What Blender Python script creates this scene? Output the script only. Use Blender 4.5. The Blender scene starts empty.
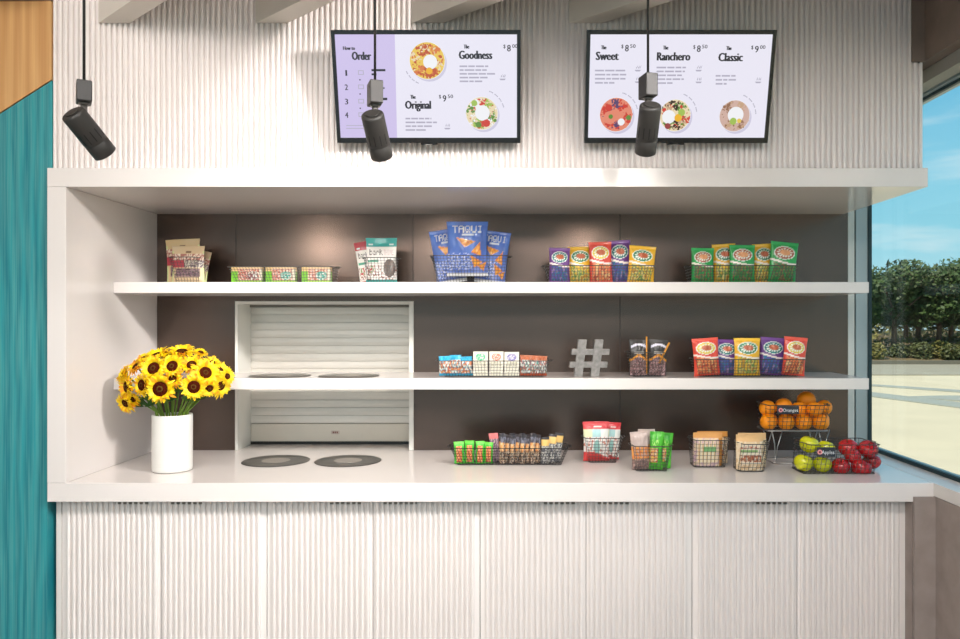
import bpy, math, random
from mathutils import Vector, Matrix, noise
random.seed(7)
PI = math.pi
# ------------------------------------------------------------------ camera, world, sun, lights, exposure
SC = bpy.context.scene
COL = SC.collection
F = 770.0; VX = 515.0; VY = 321.0; EYE = 1.5

def lin(c):
    c = c / 255.0
    return c / 12.92 if c <= 0.04045 else ((c + 0.055) / 1.055) ** 2.4
def rgb(r, g, b): return (lin(r), lin(g), lin(b), 1.0)

cam = bpy.data.cameras.new('camera'); camo = bpy.data.objects.new('camera', cam); COL.objects.link(camo)
camo.location = (0, 0, EYE); camo.rotation_euler = (PI / 2, 0, 0)
cam.sensor_width = 36; cam.lens = F / 960 * 36
cam.shift_x = -(VX - 480) / 960; cam.shift_y = (VY - 319.5) / 960
cam.clip_start = 0.05; cam.clip_end = 500
SC.camera = camo
SC.view_settings.view_transform = 'Standard'
try: SC.view_settings.look = 'None'
except Exception: pass
SC.view_settings.gamma = 1.0; SC.view_settings.use_curve_mapping = False
SC.view_settings.exposure = 0.12

w = bpy.data.worlds.new('sky'); SC.world = w; w.use_nodes = True
nt = w.node_tree; nt.nodes.clear()
out = nt.nodes.new('ShaderNodeOutputWorld'); bg = nt.nodes.new('ShaderNodeBackground')
tc = nt.nodes.new('ShaderNodeTexCoord'); sep = nt.nodes.new('ShaderNodeSeparateXYZ')
rmp = nt.nodes.new('ShaderNodeValToRGB'); mp = nt.nodes.new('ShaderNodeMapping'); nz = nt.nodes.new('ShaderNodeTexNoise')
cr2 = nt.nodes.new('ShaderNodeValToRGB'); mx = nt.nodes.new('ShaderNodeMix'); mx.data_type = 'RGBA'
nt.links.new(tc.outputs['Generated'], sep.inputs[0]); nt.links.new(sep.outputs['Z'], rmp.inputs[0])
e = rmp.color_ramp.elements
e[0].position = 0.0; e[0].color = rgb(196, 230, 238)
e[1].position = 1.0; e[1].color = rgb(150, 178, 215)
x = rmp.color_ramp.elements.new(0.10); x.color = rgb(150, 214, 232)
x = rmp.color_ramp.elements.new(0.30); x.color = rgb(104, 186, 224)
mp.inputs['Scale'].default_value = (1.5, 1.5, 9)
nt.links.new(tc.outputs['Generated'], mp.inputs[0]); nt.links.new(mp.outputs[0], nz.inputs['Vector'])
nz.inputs['Scale'].default_value = 2.2; nz.inputs['Detail'].default_value = 5
cr2.color_ramp.elements[0].position = 0.55; cr2.color_ramp.elements[1].position = 0.80
nt.links.new(nz.outputs['Fac'], cr2.inputs[0]); nt.links.new(cr2.outputs[0], mx.inputs[0])
nt.links.new(rmp.outputs[0], mx.inputs[6]); mx.inputs[7].default_value = rgb(240, 246, 248)
nt.links.new(mx.outputs[2], bg.inputs[0]); bg.inputs[1].default_value = 1.0
nt.links.new(bg.outputs[0], out.inputs[0])

def light(name, kind, loc, target, energy, color=(1, 1, 1), **kw):
    l = bpy.data.lights.new(name, kind); l.energy = energy; l.color = color
    for k, v in kw.items(): setattr(l, k, v)
    o = bpy.data.objects.new(name, l); COL.objects.link(o); o.location = loc
    d = Vector(target) - Vector(loc); o.rotation_euler = d.to_track_quat('-Z', 'Y').to_euler()
    return o
light('sun', 'SUN', (0, 0, 20), (6.5, 5.5, 8), 4.2, (1.0, 0.93, 0.80), angle=0.01)
WARM = (1.0, 0.955, 0.925)
# unseen area lights added as room fill, at ceiling height in front of the servery
for lx, en, tx in ((-1.3, 20, -0.6), (0.0, 30, 0.2), (1.2, 52, 0.6)):
    light('ceiling_fill_light', 'AREA', (lx, 0.75, 2.90), (tx, 3.2, 1.1), en, WARM, shape='RECTANGLE', size=0.7, size_y=0.4)
light('ceiling_fill_light', 'AREA', (1.35, 1.0, 2.90), (-1.6, 3.0, 1.35), 34, WARM, shape='RECTANGLE', size=0.35, size_y=0.35, spread=1.3)  # narrow area light added to brighten the left end panel
for lx in (-1.6, 0.6):
    light('ceiling_fill_light', 'AREA', (lx, -1.6, 2.90), (lx, 0.6, 0.6), 48, WARM, shape='RECTANGLE', size=1.4, size_y=0.8)  # broad fill added behind the camera

# ------------------------------------------------------------------ helpers
def X(px, Y): return (px - VX) / F * Y
def Z(py, Y): return EYE - (py - VY) / F * Y

MATS = {}
def nodes_of(name):
    m = bpy.data.materials.new(name); m.use_nodes = True
    return m, m.node_tree, m.node_tree.nodes['Principled BSDF']
def mat(name, c, rough=0.5, metal=0.0, var=0.0, scale=8.0, stretch=(1, 1, 1), bump=0.0, coat=0.0, spec=0.5):
    if name in MATS: return MATS[name]
    m, t, b = nodes_of(name)
    col = rgb(*c); b.inputs['Base Color'].default_value = col
    b.inputs['Roughness'].default_value = rough; b.inputs['Metallic'].default_value = metal
    b.inputs['Coat Weight'].default_value = coat; b.inputs['Specular IOR Level'].default_value = spec
    tcn = t.nodes.new('ShaderNodeTexCoord'); mpn = t.nodes.new('ShaderNodeMapping'); n = t.nodes.new('ShaderNodeTexNoise')
    mpn.inputs['Scale'].default_value = stretch; n.inputs['Scale'].default_value = scale; n.inputs['Detail'].default_value = 6
    t.links.new(tcn.outputs['Object'], mpn.inputs[0]); t.links.new(mpn.outputs[0], n.inputs['Vector'])
    v = max(var, 0.015)
    r = t.nodes.new('ShaderNodeValToRGB')
    r.color_ramp.elements[0].position = 0.3; r.color_ramp.elements[1].position = 0.7
    r.color_ramp.elements[0].color = tuple(x * (1 - v) for x in col[:3]) + (1,)
    r.color_ramp.elements[1].color = tuple(min(1, x * (1 + v)) for x in col[:3]) + (1,)
    t.links.new(n.outputs['Fac'], r.inputs[0]); t.links.new(r.outputs[0], b.inputs['Base Color'])
    if bump:
        bn = t.nodes.new('ShaderNodeBump'); bn.inputs['Strength'].default_value = bump; bn.inputs['Distance'].default_value = 0.004
        t.links.new(n.outputs['Fac'], bn.inputs['Height']); t.links.new(bn.outputs[0], b.inputs['Normal'])
    MATS[name] = m
    return m
def emis(name, c, s=1.0):
    if name in MATS: return MATS[name]
    m, t, b = nodes_of(name)
    b.inputs['Base Color'].default_value = (0.01, 0.01, 0.01, 1); b.inputs['Roughness'].default_value = 0.25
    b.inputs['Emission Color'].default_value = rgb(*c); b.inputs['Emission Strength'].default_value = s * 0.90
    MATS[name] = m; return m
def painted(name, rough=0.35, coat=0.3):
    m, t, b = nodes_of(name)
    a = t.nodes.new('ShaderNodeAttribute'); a.attribute_name = 'print'
    t.links.new(a.outputs['Color'], b.inputs['Base Color'])
    b.inputs['Roughness'].default_value = rough; b.inputs['Coat Weight'].default_value = coat
    MATS[name] = m; return m

class MB:
    def __init__(s): s.v = []; s.f = []; s.m = []; s.sm = []
    def face(s, idx, mi=0, sm=False): s.f.append(tuple(idx)); s.m.append(mi); s.sm.append(sm)
    def box(s, x0, x1, y0, y1, z0, z1, mi=0):
        b = len(s.v)
        s.v += [(x, y, z) for z in (z0, z1) for y in (y0, y1) for x in (x0, x1)]
        for q in ((0, 2, 3, 1), (4, 5, 7, 6), (0, 1, 5, 4), (2, 6, 7, 3), (0, 4, 6, 2), (1, 3, 7, 5)):
            s.face([b + i for i in q], mi)
        return s
    def prism(s, poly, z0, z1, mi=0, axis='z'):
        """poly (a,b) extruded; axis z: (x,y)->z, axis y: (x,z)->y, axis x: (y,z)->x"""
        n = len(poly); b = len(s.v)
        for zz in (z0, z1):
            for (p, q) in poly:
                s.v.append((p, q, zz) if axis == 'z' else (p, zz, q) if axis == 'y' else (zz, p, q))
        s.face([b + i for i in range(n)][::-1], mi); s.face([b + n + i for i in range(n)], mi)
        for i in range(n):
            j = (i + 1) % n; s.face([b + i, b + j, b + n + j, b + n + i], mi)
        return s
    def tube(s, pts, r, n=6, mi=0, closed=False, caps=True, sm=True):
        pts = [Vector(p) for p in pts]; rs = r if isinstance(r, (list, tuple)) else [r] * len(pts)
        m = len(pts); b = len(s.v); up = None
        for i, p in enumerate(pts):
            if closed: t = (pts[(i + 1) % m] - pts[i - 1])
            else: t = pts[min(i + 1, m - 1)] - pts[max(i - 1, 0)]
            t = t.normalized() if t.length > 1e-9 else Vector((0, 0, 1))
            if up is None: up = Vector((0, 0, 1)) if abs(t.z) < 0.9 else Vector((1, 0, 0))
            a = t.cross(up)
            if a.length < 1e-6: a = t.orthogonal()
            a.normalize(); c = t.cross(a).normalized(); up = -c if c.dot(up) < 0 else c
            a = t.cross(up).normalized()
            for k in range(n):
                th = 2 * PI * k / n + PI / n
                s.v.append(tuple(p + (a * math.cos(th) + up * math.sin(th)) * rs[i]))
        for i in range(m if closed else m - 1):
            j = (i + 1) % m
            for k in range(n):
                l = (k + 1) % n
                s.face([b + i * n + k, b + i * n + l, b + j * n + l, b + j * n + k], mi, sm)
        if caps and not closed:
            s.face([b + k for k in range(n)][::-1], mi); s.face([b + (m - 1) * n + k for k in range(n)], mi)
        return s
    def lathe(s, prof, n=32, mi=0, M=None, sm=True):
        """prof [(r,z)]; axis z, optional matrix"""
        b = len(s.v); M = M or Matrix()
        for (r, z) in prof:
            for k in range(n):
                th = 2 * PI * k / n
                s.v.append(tuple(M @ Vector((max(r, 1e-5) * math.cos(th), max(r, 1e-5) * math.sin(th), z))))
        for i in range(len(prof) - 1):
            for k in range(n):
                l = (k + 1) % n
                s.face([b + i * n + k, b + i * n + l, b + (i + 1) * n + l, b + (i + 1) * n + k], mi, sm)
        s.face([b + k for k in range(n)][::-1], mi); s.face([b + (len(prof) - 1) * n + k for k in range(n)], mi)
        return s
    def poly(s, pts, mi=0):
        b = len(s.v); s.v += [tuple(p) for p in pts]; s.face([b + i for i in range(len(pts))], mi); return s
    def build(s, name, mats, parent=None, loc=None, bevel=0.0):
        me = bpy.data.meshes.new(name); me.from_pydata(s.v, [], s.f)
        if not isinstance(mats, (list, tuple)): mats = [mats]
        for m in mats: me.materials.append(m)
        me.polygons.foreach_set('material_index', s.m); me.polygons.foreach_set('use_smooth', s.sm); me.update()
        o = bpy.data.objects.new(name, me); COL.objects.link(o)
        if parent is not None: o.parent = parent
        if loc is not None: o.location = loc
        if bevel:
            bv = o.modifiers.new('bevel', 'BEVEL'); bv.width = bevel; bv.segments = 2; bv.limit_method = 'ANGLE'; bv.angle_limit = 0.6
        return o

def tag(o, label, cat, group=None):
    o['label'] = label; o['category'] = cat
    if group: o['group'] = group
    return o
def struct(o): o['kind'] = 'structure'; return o
def thing(name, loc, label, cat, group=None, rz=0):
    o = bpy.data.objects.new(name, None); COL.objects.link(o); o.location = loc; o.rotation_euler = (0, 0, rz)
    o.empty_display_size = 0.05
    return tag(o, label, cat, group)
def copy_tree(o, parent=None):
    c = o.copy(); COL.objects.link(c); c.parent = parent
    for ch in list(o.children): copy_tree(ch, c)
    return c

# ------------------------------------------------------------------ materials
WHITE = mat('white_laminate', (229, 222, 218), 0.16, var=0.015, scale=3, coat=0.2)
FLUTE = mat('white_fluted_panel', (238, 230, 226), 0.45, var=0.0, scale=4)
DOORM = mat('white_fluted_door', (238, 231, 227), 0.42, var=0.0, scale=4)
DARKP = mat('taupe_metal_laminate', (101, 85, 77), 0.27, metal=0.8, var=0.06, scale=2.5)
CONC = mat('grey_concrete', (150, 138, 132), 0.85, var=0.10, scale=14, bump=0.15)
CEIL = mat('ceiling_paint', (214, 206, 198), 0.8)
BEAMM = mat('beam_paint', (222, 214, 204), 0.6)
BLACK = mat('black_metal', (34, 33, 32), 0.42, metal=0.2)
BLACKG = mat('black_gloss', (16, 15, 15), 0.2)
STEEL = mat('brushed_steel', (170, 168, 166), 0.3, metal=0.9, var=0.05)
WIRE = mat('dark_wire', (74, 70, 68), 0.35, metal=0.5)
ALU = mat('window_aluminium', (168, 178, 180), 0.4, metal=0.3)
GASKET = mat('dark_gasket', (22, 50, 56), 0.5)
SHUT = mat('shutter_aluminium', (222, 217, 208), 0.35, metal=0.15, var=0.03)
PAINT = painted('printed_packet')
PAPER = painted('printed_paper', 0.6, 0.0)

def wood_mat(name, c1, c2, c3, sx, sz, line=0.5):
    m, t, b = nodes_of(name)
    tcn = t.nodes.new('ShaderNodeTexCoord'); mpn = t.nodes.new('ShaderNodeMapping'); mpn.inputs['Scale'].default_value = (sx, 1, sz)
    wv = t.nodes.new('ShaderNodeTexWave'); wv.wave_type = 'BANDS'; wv.bands_direction = 'X'
    wv.inputs['Scale'].default_value = 1.6; wv.inputs['Distortion'].default_value = 9; wv.inputs['Detail'].default_value = 3; wv.inputs['Detail Scale'].default_value = 0.8
    n = t.nodes.new('ShaderNodeTexNoise'); mp2 = t.nodes.new('ShaderNodeMapping'); mp2.inputs['Scale'].default_value = (sx * 12, 1, sz * 1.5)
    n.inputs['Scale'].default_value = 3; n.inputs['Detail'].default_value = 5
    t.links.new(tcn.outputs['Object'], mpn.inputs[0]); t.links.new(tcn.outputs['Object'], mp2.inputs[0])
    t.links.new(mpn.outputs[0], wv.inputs['Vector']); t.links.new(mp2.outputs[0], n.inputs['Vector'])
    r = t.nodes.new('ShaderNodeValToRGB'); r.color_ramp.elements[0].color = rgb(*c1); r.color_ramp.elements[1].color = rgb(*c2)
    t.links.new(wv.outputs['Fac'], r.inputs[0])
    mxx = t.nodes.new('ShaderNodeMix'); mxx.data_type = 'RGBA'
    r2 = t.nodes.new('ShaderNodeValToRGB'); r2.color_ramp.elements[0].position = 0.4; r2.color_ramp.elements[1].position = 0.75
    r2.color_ramp.elements[0].color = (0, 0, 0, 1); r2.color_ramp.elements[1].color = (line, line, line, 1)
    t.links.new(n.outputs['Fac'], r2.inputs[0]); t.links.new(r2.outputs[0], mxx.inputs[0])
    t.links.new(r.outputs[0], mxx.inputs[6]); mxx.inputs[7].default_value = rgb(*c3)
    t.links.new(mxx.outputs[2], b.inputs['Base Color']); b.inputs['Roughness'].default_value = 0.5
    return m
TEAL = wood_mat('teal_stained_wood', (14, 120, 132), (42, 148, 154), (94, 160, 157), 5.0, 0.8, 0.7)
OAK = wood_mat('light_oak_veneer', (198, 148, 92), (214, 168, 112), (182, 130, 80), 3.5, 0.4, 0.5)

# ------------------------------------------------------------------ dimensions
YF, YS, YB, YW = 2.75, 3.073, 3.45, 2.79
CT, CB = 0.9215, 0.8536            # counter top / bottom
SB, ST = 1.979, 2.047              # soffit
S1T, S1B, S2T, S2B = 1.6556, 1.6117, 1.2713, 1.2267
XL0, XL1 = -1.671, -1.604

# ------------------------------------------------------------------ room shell
struct(MB().box(-4, 1.7, -4, 3.9, -0.1, 0).build('floor', mat('floor_concrete', (176, 168, 160), 0.5, var=0.06, scale=3)))
struct(MB().box(-4, 2.1, -4, 3.9, 2.95, 3.15).build('ceiling', CEIL))
struct(MB().box(-4.1, -4, -4, 3.9, -0.1, 3.15).build('wall_left', mat('wall_paint', (225, 218, 210), 0.7)))

def flutes(x0, x1, z0, z1, y, pitch=0.0197, depth=0.0125, back=0.02):
    """ribbed board: rounded vertical ribs facing -Y between x0 and x1"""
    n = max(1, round((x1 - x0) / pitch)); p = (x1 - x0) / n
    prof = [(x0, y)]
    for i in range(n):
        a = x0 + i * p
        g = 0.17 * p; rw = p - 2 * g
        prof.append((a + g, y))
        for k in range(1, 6):
            th = PI * k / 6
            prof.append((a + p / 2 - math.cos(th) * rw / 2, y - depth * math.sin(th) ** 0.4))
        prof.append((a + p - g, y))
    prof.append((x1, y))
    b = MB(); m = len(prof)
    for zz in (z0, z1):
        for q in prof: b.v.append((q[0], q[1], zz))
    for i in range(m - 1): b.face([i, i + 1, m + i + 1, m + i])
    k = len(b.v)
    b.v += [(x0, y + back, z0), (x1, y + back, z0), (x0, y + back, z1), (x1, y + back, z1)]
    b.face([k, k + 2, k + 3, k + 1]); b.face([0, m, k + 2, k]); b.face([m - 1, k + 1, k + 3, 2 * m - 1])
    b.face([m + i for i in range(m)] + [k + 3, k + 2]); b.face([k, k + 1] + [i for i in range(m)][::-1])
    return b

# fluted bulkhead wall above the niche, with a solid body behind it
fb = flutes(-1.672, 1.476, ST + 0.003, 2.433, YW)
fu = flutes(-1.672, -1.672 + 158 * 3.148 / 160, 2.433, 2.95, YW)
off = len(fb.v); fb.v += fu.v; fb.f += [tuple(i + off for i in f) for f in fu.f]; fb.m += fu.m; fb.sm += fu.sm
fb.box(-1.672, 1.471, YW + 0.02, YB + 0.1, ST + 0.003, 2.95)
struct(fb.build('wall_fluted', FLUTE))
# timber wall on the left of the servery: oak above a teal stained field, slanting joint
yl = YW - 0.012
zt0 = Z(114, yl); xt1 = X(52.2, yl); zt1 = Z(80.5, yl); slope = (zt1 - zt0) / (xt1 - X(0, yl))
zl = zt1 - slope * (xt1 + 4)
zl = max(zl, 0.9)
xk = xt1 - (zt1 - zl) / slope
struct(MB().prism([(-4, 0), (X(56, 2.83), 0), (X(56, 2.83), CB), (xt1, CB), (xt1, zt1), (xk, zl), (-4, zl)], yl, YW + 0.10, axis='y').build('wall_teal', TEAL))
struct(MB().prism([(-4, zl), (xk, zl + 0.004), (xt1 - 0.003, zt1 + 0.004), (xt1 - 0.003, 2.655), (-4, 2.655)], yl, YW + 0.10, axis='y').build('wall_oak', OAK))
struct(MB().box(-4, xt1 - 0.003, 2.36, YW + 0.10, 2.665, 2.95).build('shading_trim', mat('trim_paint', (196, 170, 148), 0.6)))  # trim over the oak, its unseen depth added to shade the wall top
# back of the niche: dark laminate sheets with fine joints, opening for the hatch
HX0, HX1, HZ1 = -1.2516, -0.4537, 1.588
bw = MB()
for (a, c, z0, z1) in ((-1.72, HX0, CB, 2.0), (HX0, HX1, HZ1, 2.0), (HX1, 1.492, CB, 2.0)):
    bw.box(a, c, YB, YB + 0.03, z0, z1)
struct(bw.build('wall_back', DARKP))
jm = mat('dark_joint', (58, 50, 46), 0.6)  # dark tone of the thin strips at the sheet joints
for jx in (X(236, YB), X(413, YB), X(620, YB)):
    z0 = HZ1 + 0.02 if jx < -0.4 else CT
    struct(MB().box(jx - 0.0015, jx + 0.0015, YB - 0.0008, YB + 0.0005, z0, SB).build('trim_2', jm))
# building corner behind the niche on the window side
struct(MB().box(1.492, 1.523, YB + 0.005, 3.60, -0.1, 2.95).build('trim_3', mat('white_post', (214, 214, 208), 0.4)))
struct(MB().box(-1.72, 1.60, 3.78, 3.88, -0.1, 3.1).build('wall_rear', mat('dark_wall', (60, 54, 52), 0.7)))
struct(MB().box(1.523, 1.540, 3.48, 3.60, -0.1, 2.95).build('trim_4', BLACK))
# low concrete wall, concrete bulkhead
struct(MB().box(1.4214, 1.70, 2.757, 3.45, -0.1, CB - 0.001).box(1.4214, 1.496, 2.738, 2.749, -0.1, 0.873).box(1.496, 1.70, -4, 3.60, -0.1, 0.873).build('wall_right', CONC))
struct(MB().box(1.428, 1.472, 2.765, 2.775, 2.433, 2.95).box(1.472, 1.66, -4, 3.50, 2.433, 2.95).build('wall_header', mat('dark_concrete', (130, 114, 104), 0.85, var=0.10, scale=12, bump=0.1)))
# side window
win = bpy.data.objects.new('window_1', None); COL.objects.link(win); struct(win)
MB().box(1.496, 1.602, -3.9, 3.46, 0.874, CT).build('window_sill', mat('sill_board', (222, 218, 214), 0.25), win, bevel=0.002)
MB().box(1.520, 1.582, -3.9, 3.50, 2.384, 2.432).build('blind_box', mat('blind_box_grey', (150, 146, 138), 0.6), win)
MB().box(1.603, 1.66, -3.9, 3.52, CT - 0.045, CT + 0.004).box(1.590, 1.66, -3.9, 3.52, 2.378, 2.432).box(1.536, 1.590, 3.47, 3.53, CT, 2.432).box(1.600, 1.66, 1.50, 1.56, CT, 2.4).box(1.600, 1.66, -1.0, -0.94, CT, 2.4).build('window_frame', ALU, win, bevel=0.002)
MB().box(1.590, 1.606, -3.9, 3.50, CT + 0.0005, CT + 0.016).box(1.604, 1.618, -3.9, 3.50, 2.366, 2.378).box(1.590, 1.606, 3.465, 3.53, CT, 2.4).build('gasket', GASKET, win)
gm = bpy.data.materials.new('clear_glass'); gm.use_nodes = True; t = gm.node_tree; t.nodes.clear()
go = t.nodes.new('ShaderNodeOutputMaterial'); gmx = t.nodes.new('ShaderNodeMixShader'); gt = t.nodes.new('ShaderNodeBsdfTransparent'); gg = t.nodes.new('ShaderNodeBsdfGlossy')
gt.inputs[0].default_value = (0.97, 0.995, 0.99, 1); gg.inputs['Roughness'].default_value = 0.02
gmx.inputs[0].default_value = 0.05
t.links.new(gt.outputs[0], gmx.inputs[1]); t.links.new(gg.outputs[0], gmx.inputs[2]); t.links.new(gmx.outputs[0], go.inputs[0])
MB().box(1.618, 1.624, -3.9, 3.52, CT, 2.384).build('window_pane', gm, win)
# slanting ceiling beams
for px in (98, 255, 411, 569):
    xa = X(px, YW - 0.008); wd = 0.115
    d = Vector((1.11, -1.0))
    L = 3.2
    x1 = xa + d.x * L; y1 = YW - 0.009 + d.y * L
    struct(MB().prism([(xa, YW - 0.009), (xa + wd, YW - 0.009), (x1 + wd, y1), (x1, y1)], 2.575, 2.949, axis='z').build('ceiling_beam', BEAMM))

# ------------------------------------------------------------------ outdoors
struct(MB().box(1.7, 60, -20, 60, -0.2, -0.01).build('plaza_ground', mat('pale_concrete_paving', (214, 196, 164), 0.9, var=0.06, scale=0.8)))
def G(px, py, z=0.0):
    Y = (EYE - z) * F / (py - VY); return (X(px, Y), Y)
def gstrip(name, pts, c, z, h=0.012):
    p = [G(a, b_) for a, b_ in pts]
    return struct(MB().prism(p, -0.01, h + z).build(name, mat(name + '_surface', c, 0.9, var=0.05, scale=2)))
gstrip('paving_and_shadow_strip', [(850, 394), (1000, 413), (1000, 407.5), (850, 390)], (160, 160, 148), 0)
gstrip('paving_and_shadow_strip', [(850, 384.5), (1010, 396), (1010, 393.5), (850, 383.2)], (176, 170, 152), 0)
gstrip('paving_and_shadow_strip', [(900, 397.3), (1010, 404.5), (1010, 396.5), (940, 396.2)], (128, 122, 106), 0.004)  # cast shadow on the paving, put in as a flat grey wedge
struct(MB().box(6, 60, 21.3, 26.3, -0.01, 0.02).build('road', mat('asphalt', (164, 154, 134), 0.9, var=0.05, scale=1.5)))
struct(MB().box(6, 60, 26.3, 26.6, -0.01, 0.14).build('kerb', mat('kerb_concrete', (120, 112, 96), 0.9)))
bedm = MB(); nx, ny = 40, 10
for j in range(ny + 1):
    for i in range(nx + 1):
        xx = 6 + i * 1.0; yy = 26.6 + j * 1.3
        bedm.v.append((xx, yy, 0.1 + 0.07 * j * 1.3 + 0.25 * noise.noise(Vector((xx * .4, yy * .4, 0))) * min(1, j)))
for j in range(ny):
    for i in range(nx):
        a = j * (nx + 1) + i; bedm.face([a, a + 1, a + nx + 2, a + nx + 1], 0, True)
struct(bedm.build('planting_terrain', mat('dry_soil', (120, 100, 66), 0.95, var=0.25, scale=2)))

def leaf_cloud(b, c, r, n, size, mi=0, seed=0):
    rnd = random.Random(seed)
    for _ in range(n):
        while True:
            d = Vector((rnd.uniform(-1, 1), rnd.uniform(-1, 1), rnd.uniform(-1, 1)))
            if 0.15 < d.length < 1: break
        d = d.normalized() * (d.length ** 0.45)
        p = Vector(c) + Vector((d.x * r[0], d.y * r[1], d.z * r[2]))
        a = Vector((rnd.gauss(0, 1), rnd.gauss(0, 1), rnd.gauss(0, 1))).normalized(); q = a.orthogonal().normalized()
        s = size * rnd.uniform(0.6, 1.3)
        b.poly([p - a * s, p - q * s * 0.5, p + a * s, p + q * s * 0.5], mi)
LEAF = mat('dark_leaves', (66, 84, 36), 0.6, var=0.35, scale=3); BARK = mat('tree_bark', (92, 74, 58), 0.9, var=0.2)
LEAFY = mat('yellow_leaves', (126, 118, 56), 0.6, var=0.3, scale=3)
LEAFG = mat('bush_leaves', (84, 88, 44), 0.6, var=0.3, scale=3)
def tree(seed, label, x, y, h, tm=LEAF):
    rnd = random.Random(seed)
    r = thing('tree', (x, y, 0.15), label, 'tree', 'trees beyond the road')
    b = MB(); b.tube([(0, 0, -0.2), (0.05, 0, h * 0.3), (-0.03, 0, h * 0.65)], [0.12, 0.09, 0.05], 7)
    for k in range(6):
        a = rnd.uniform(0, 6.28); zz = h * rnd.uniform(.28, .5)
        b.tube([(0.04, 0, zz), (math.cos(a) * .9, math.sin(a) * .9, zz + h * .22)], [0.05, 0.02], 5)
    b.build('trunk', BARK, r)
    c = MB()
    for k in range(15):
        a = rnd.uniform(0, 6.28); rr = rnd.uniform(0, 1.25)
        cz = h * rnd.uniform(.42, .82)
        s = rnd.uniform(.5, .85)
        leaf_cloud(c, (math.cos(a) * rr, math.sin(a) * rr, cz), (s, s, s * .8), 330, 0.10, 0, seed * 50 + k)
    c.build('crown', tm, r)
    return r
tl = ['round dark tree nearest the window edge, its trunk showing', 'dark leafy tree second from the window edge', 'dark bushy tree in the middle of the outdoor row',
      'tall dark tree standing right of the middle of the row', 'dark tree at the outer end of the row by the picture edge', 'dark tree standing farther back behind the row, window side',
      'dark tree farther back behind the row, outer side', 'dark tree partly hidden at the window post']
for k, (px, Yt, h) in enumerate(((893, 28.0, 3.75), (917, 29.0, 3.6), (938, 28.5, 3.7), (962, 28.0, 3.9), (985, 29.0, 3.8), (905, 32.5, 3.9), (950, 33.0, 4.1), (868, 28.5, 3.5))):
    tree(11 + k, tl[k], X(px, Yt), Yt, h)
sh = MB(); rnd = random.Random(5)
for k in range(90):
    xx = rnd.uniform(8, 30); yy = rnd.uniform(33, 38)
    leaf_cloud(sh, (xx, yy, rnd.uniform(.8, 1.9)), (1.1, .7, .8), 120, 0.10, rnd.choice([0, 1]), k)
o = sh.build('undergrowth', [LEAFY, LEAFG]); o['kind'] = 'stuff'; tag(o, 'yellow-green thicket of undergrowth behind the trees', 'undergrowth')
spots = [(876, 27.3, .32), (884, 28.4, .4), (899, 27.6, .3), (908, 28.6, .42), (921, 27.4, .34), (930, 28.8, .5), (941, 27.8, .36), (951, 27.2, .3), (958, 28.6, .45), (969, 27.6, .4)]
for k, (px, yy, s) in enumerate(spots):
    b = MB(); leaf_cloud(b, (0, 0, s * .9), (s * 1.2, s, s), 420, 0.07, 0, 900 + k)
    o = b.build('shrub', LEAFY if k % 3 == 0 else LEAFG, loc=(X(px, yy), yy, 0.12))
    tag(o, 'low rounded shrub in the planting bed under the trees', 'shrub', 'low shrubs in the planting bed')

# ------------------------------------------------------------------ the white servery: surround, counter, shelves
o = MB().box(XL0, XL1, YF, YB + 0.03, CT, SB).build('side_panel', WHITE, bevel=0.0015)
tag(o, 'tall white end panel closing the niche beside the teal wall', 'panel')
o = MB().box(XL0, 1.475, YF, YB + 0.03, SB + 0.0005, ST).build('canopy_panel', WHITE, bevel=0.0015)
tag(o, 'long white overhanging top panel above the display niche', 'panel')
o = MB().box(XL0, 1.496, YF, YB + 0.35, CB, CT - 0.0005).build('countertop', WHITE, bevel=0.002)
tag(o, 'long glossy white counter under the shelves', 'countertop')
o = MB().box(XL1 + 0.001, 1.413, YS, YB - 0.001, S1B, S1T).build('display_shelf', WHITE, bevel=0.0015)
tag(o, 'upper long white shelf holding blue chip bags', 'shelf', 'white display shelves')
o = MB().box(XL1 + 0.001, 1.413, YS, YB - 0.002, S2B, S2T).build('display_shelf', WHITE, bevel=0.0015)
tag(o, 'lower long white shelf holding the hashtag sign', 'shelf', 'white display shelves')

# base cabinets: four units of two fluted doors
yd = 2.81
dx = [X(p, yd) for p in (62, 161, 267, 373, 480, 586, 692, 797, 899)]
descr = ['white fluted base cabinet at the teal wall end', 'white fluted base cabinet below the roller shutter', 'white fluted base cabinet below the hashtag sign', 'white fluted base cabinet at the concrete wall end, below the fruit']
for u in range(4):
    a, c = dx[2 * u], dx[2 * u + 2]
    r = thing('base_cabinet', ((a + c) / 2, yd, 0), descr[u], 'cabinet', 'fluted base cabinets'); cx = (a + c) / 2
    MB().box(a - cx + .001, c - cx - .001, 0.024, 0.55, 0.08, CB - 0.002).box(a - cx + .02, c - cx - .02, 0.07, 0.5, 0.0, 0.08).build('body', WHITE, r)
    for k in range(2):
        d0 = dx[2 * u + k] - cx + 0.0015; d1 = dx[2 * u + k + 1] - cx - 0.0015
        m = flutes(d0 + 0.006 + (0.01 if k == 0 else 0), d1 - 0.006 - (0.01 if k == 1 else 0), 0.09, CB - 0.012, 0.0, pitch=0.0197, depth=0.0115)
        m.box(d0, d1, 0.0005, 0.0205, 0.09, CB - 0.012)
        d = m.build('door', DOORM, r)
        hx0 = (d1 - 0.165) if k == 0 else (d0 + 0.035)
        hx0 = (d1 - 0.16) if k == 0 else (d0 + 0.035)
        h = MB().box(hx0, hx0 + 0.125, -0.010, 0.012, CB - 0.012, CB - 0.009).box(hx0, hx0 + 0.125, -0.0105, -0.008, CB - 0.020, CB - 0.009).build('handle', mat('handle_grey', (128, 120, 112), 0.4, metal=0.5), d)
        h['label'] = 'dark metal edge pull'
MB_end = MB().box(dx[8], X(905, yd), yd - 0.004, yd + 0.5, 0.0, CB - 0.002).build('end_panel', WHITE)
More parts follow.
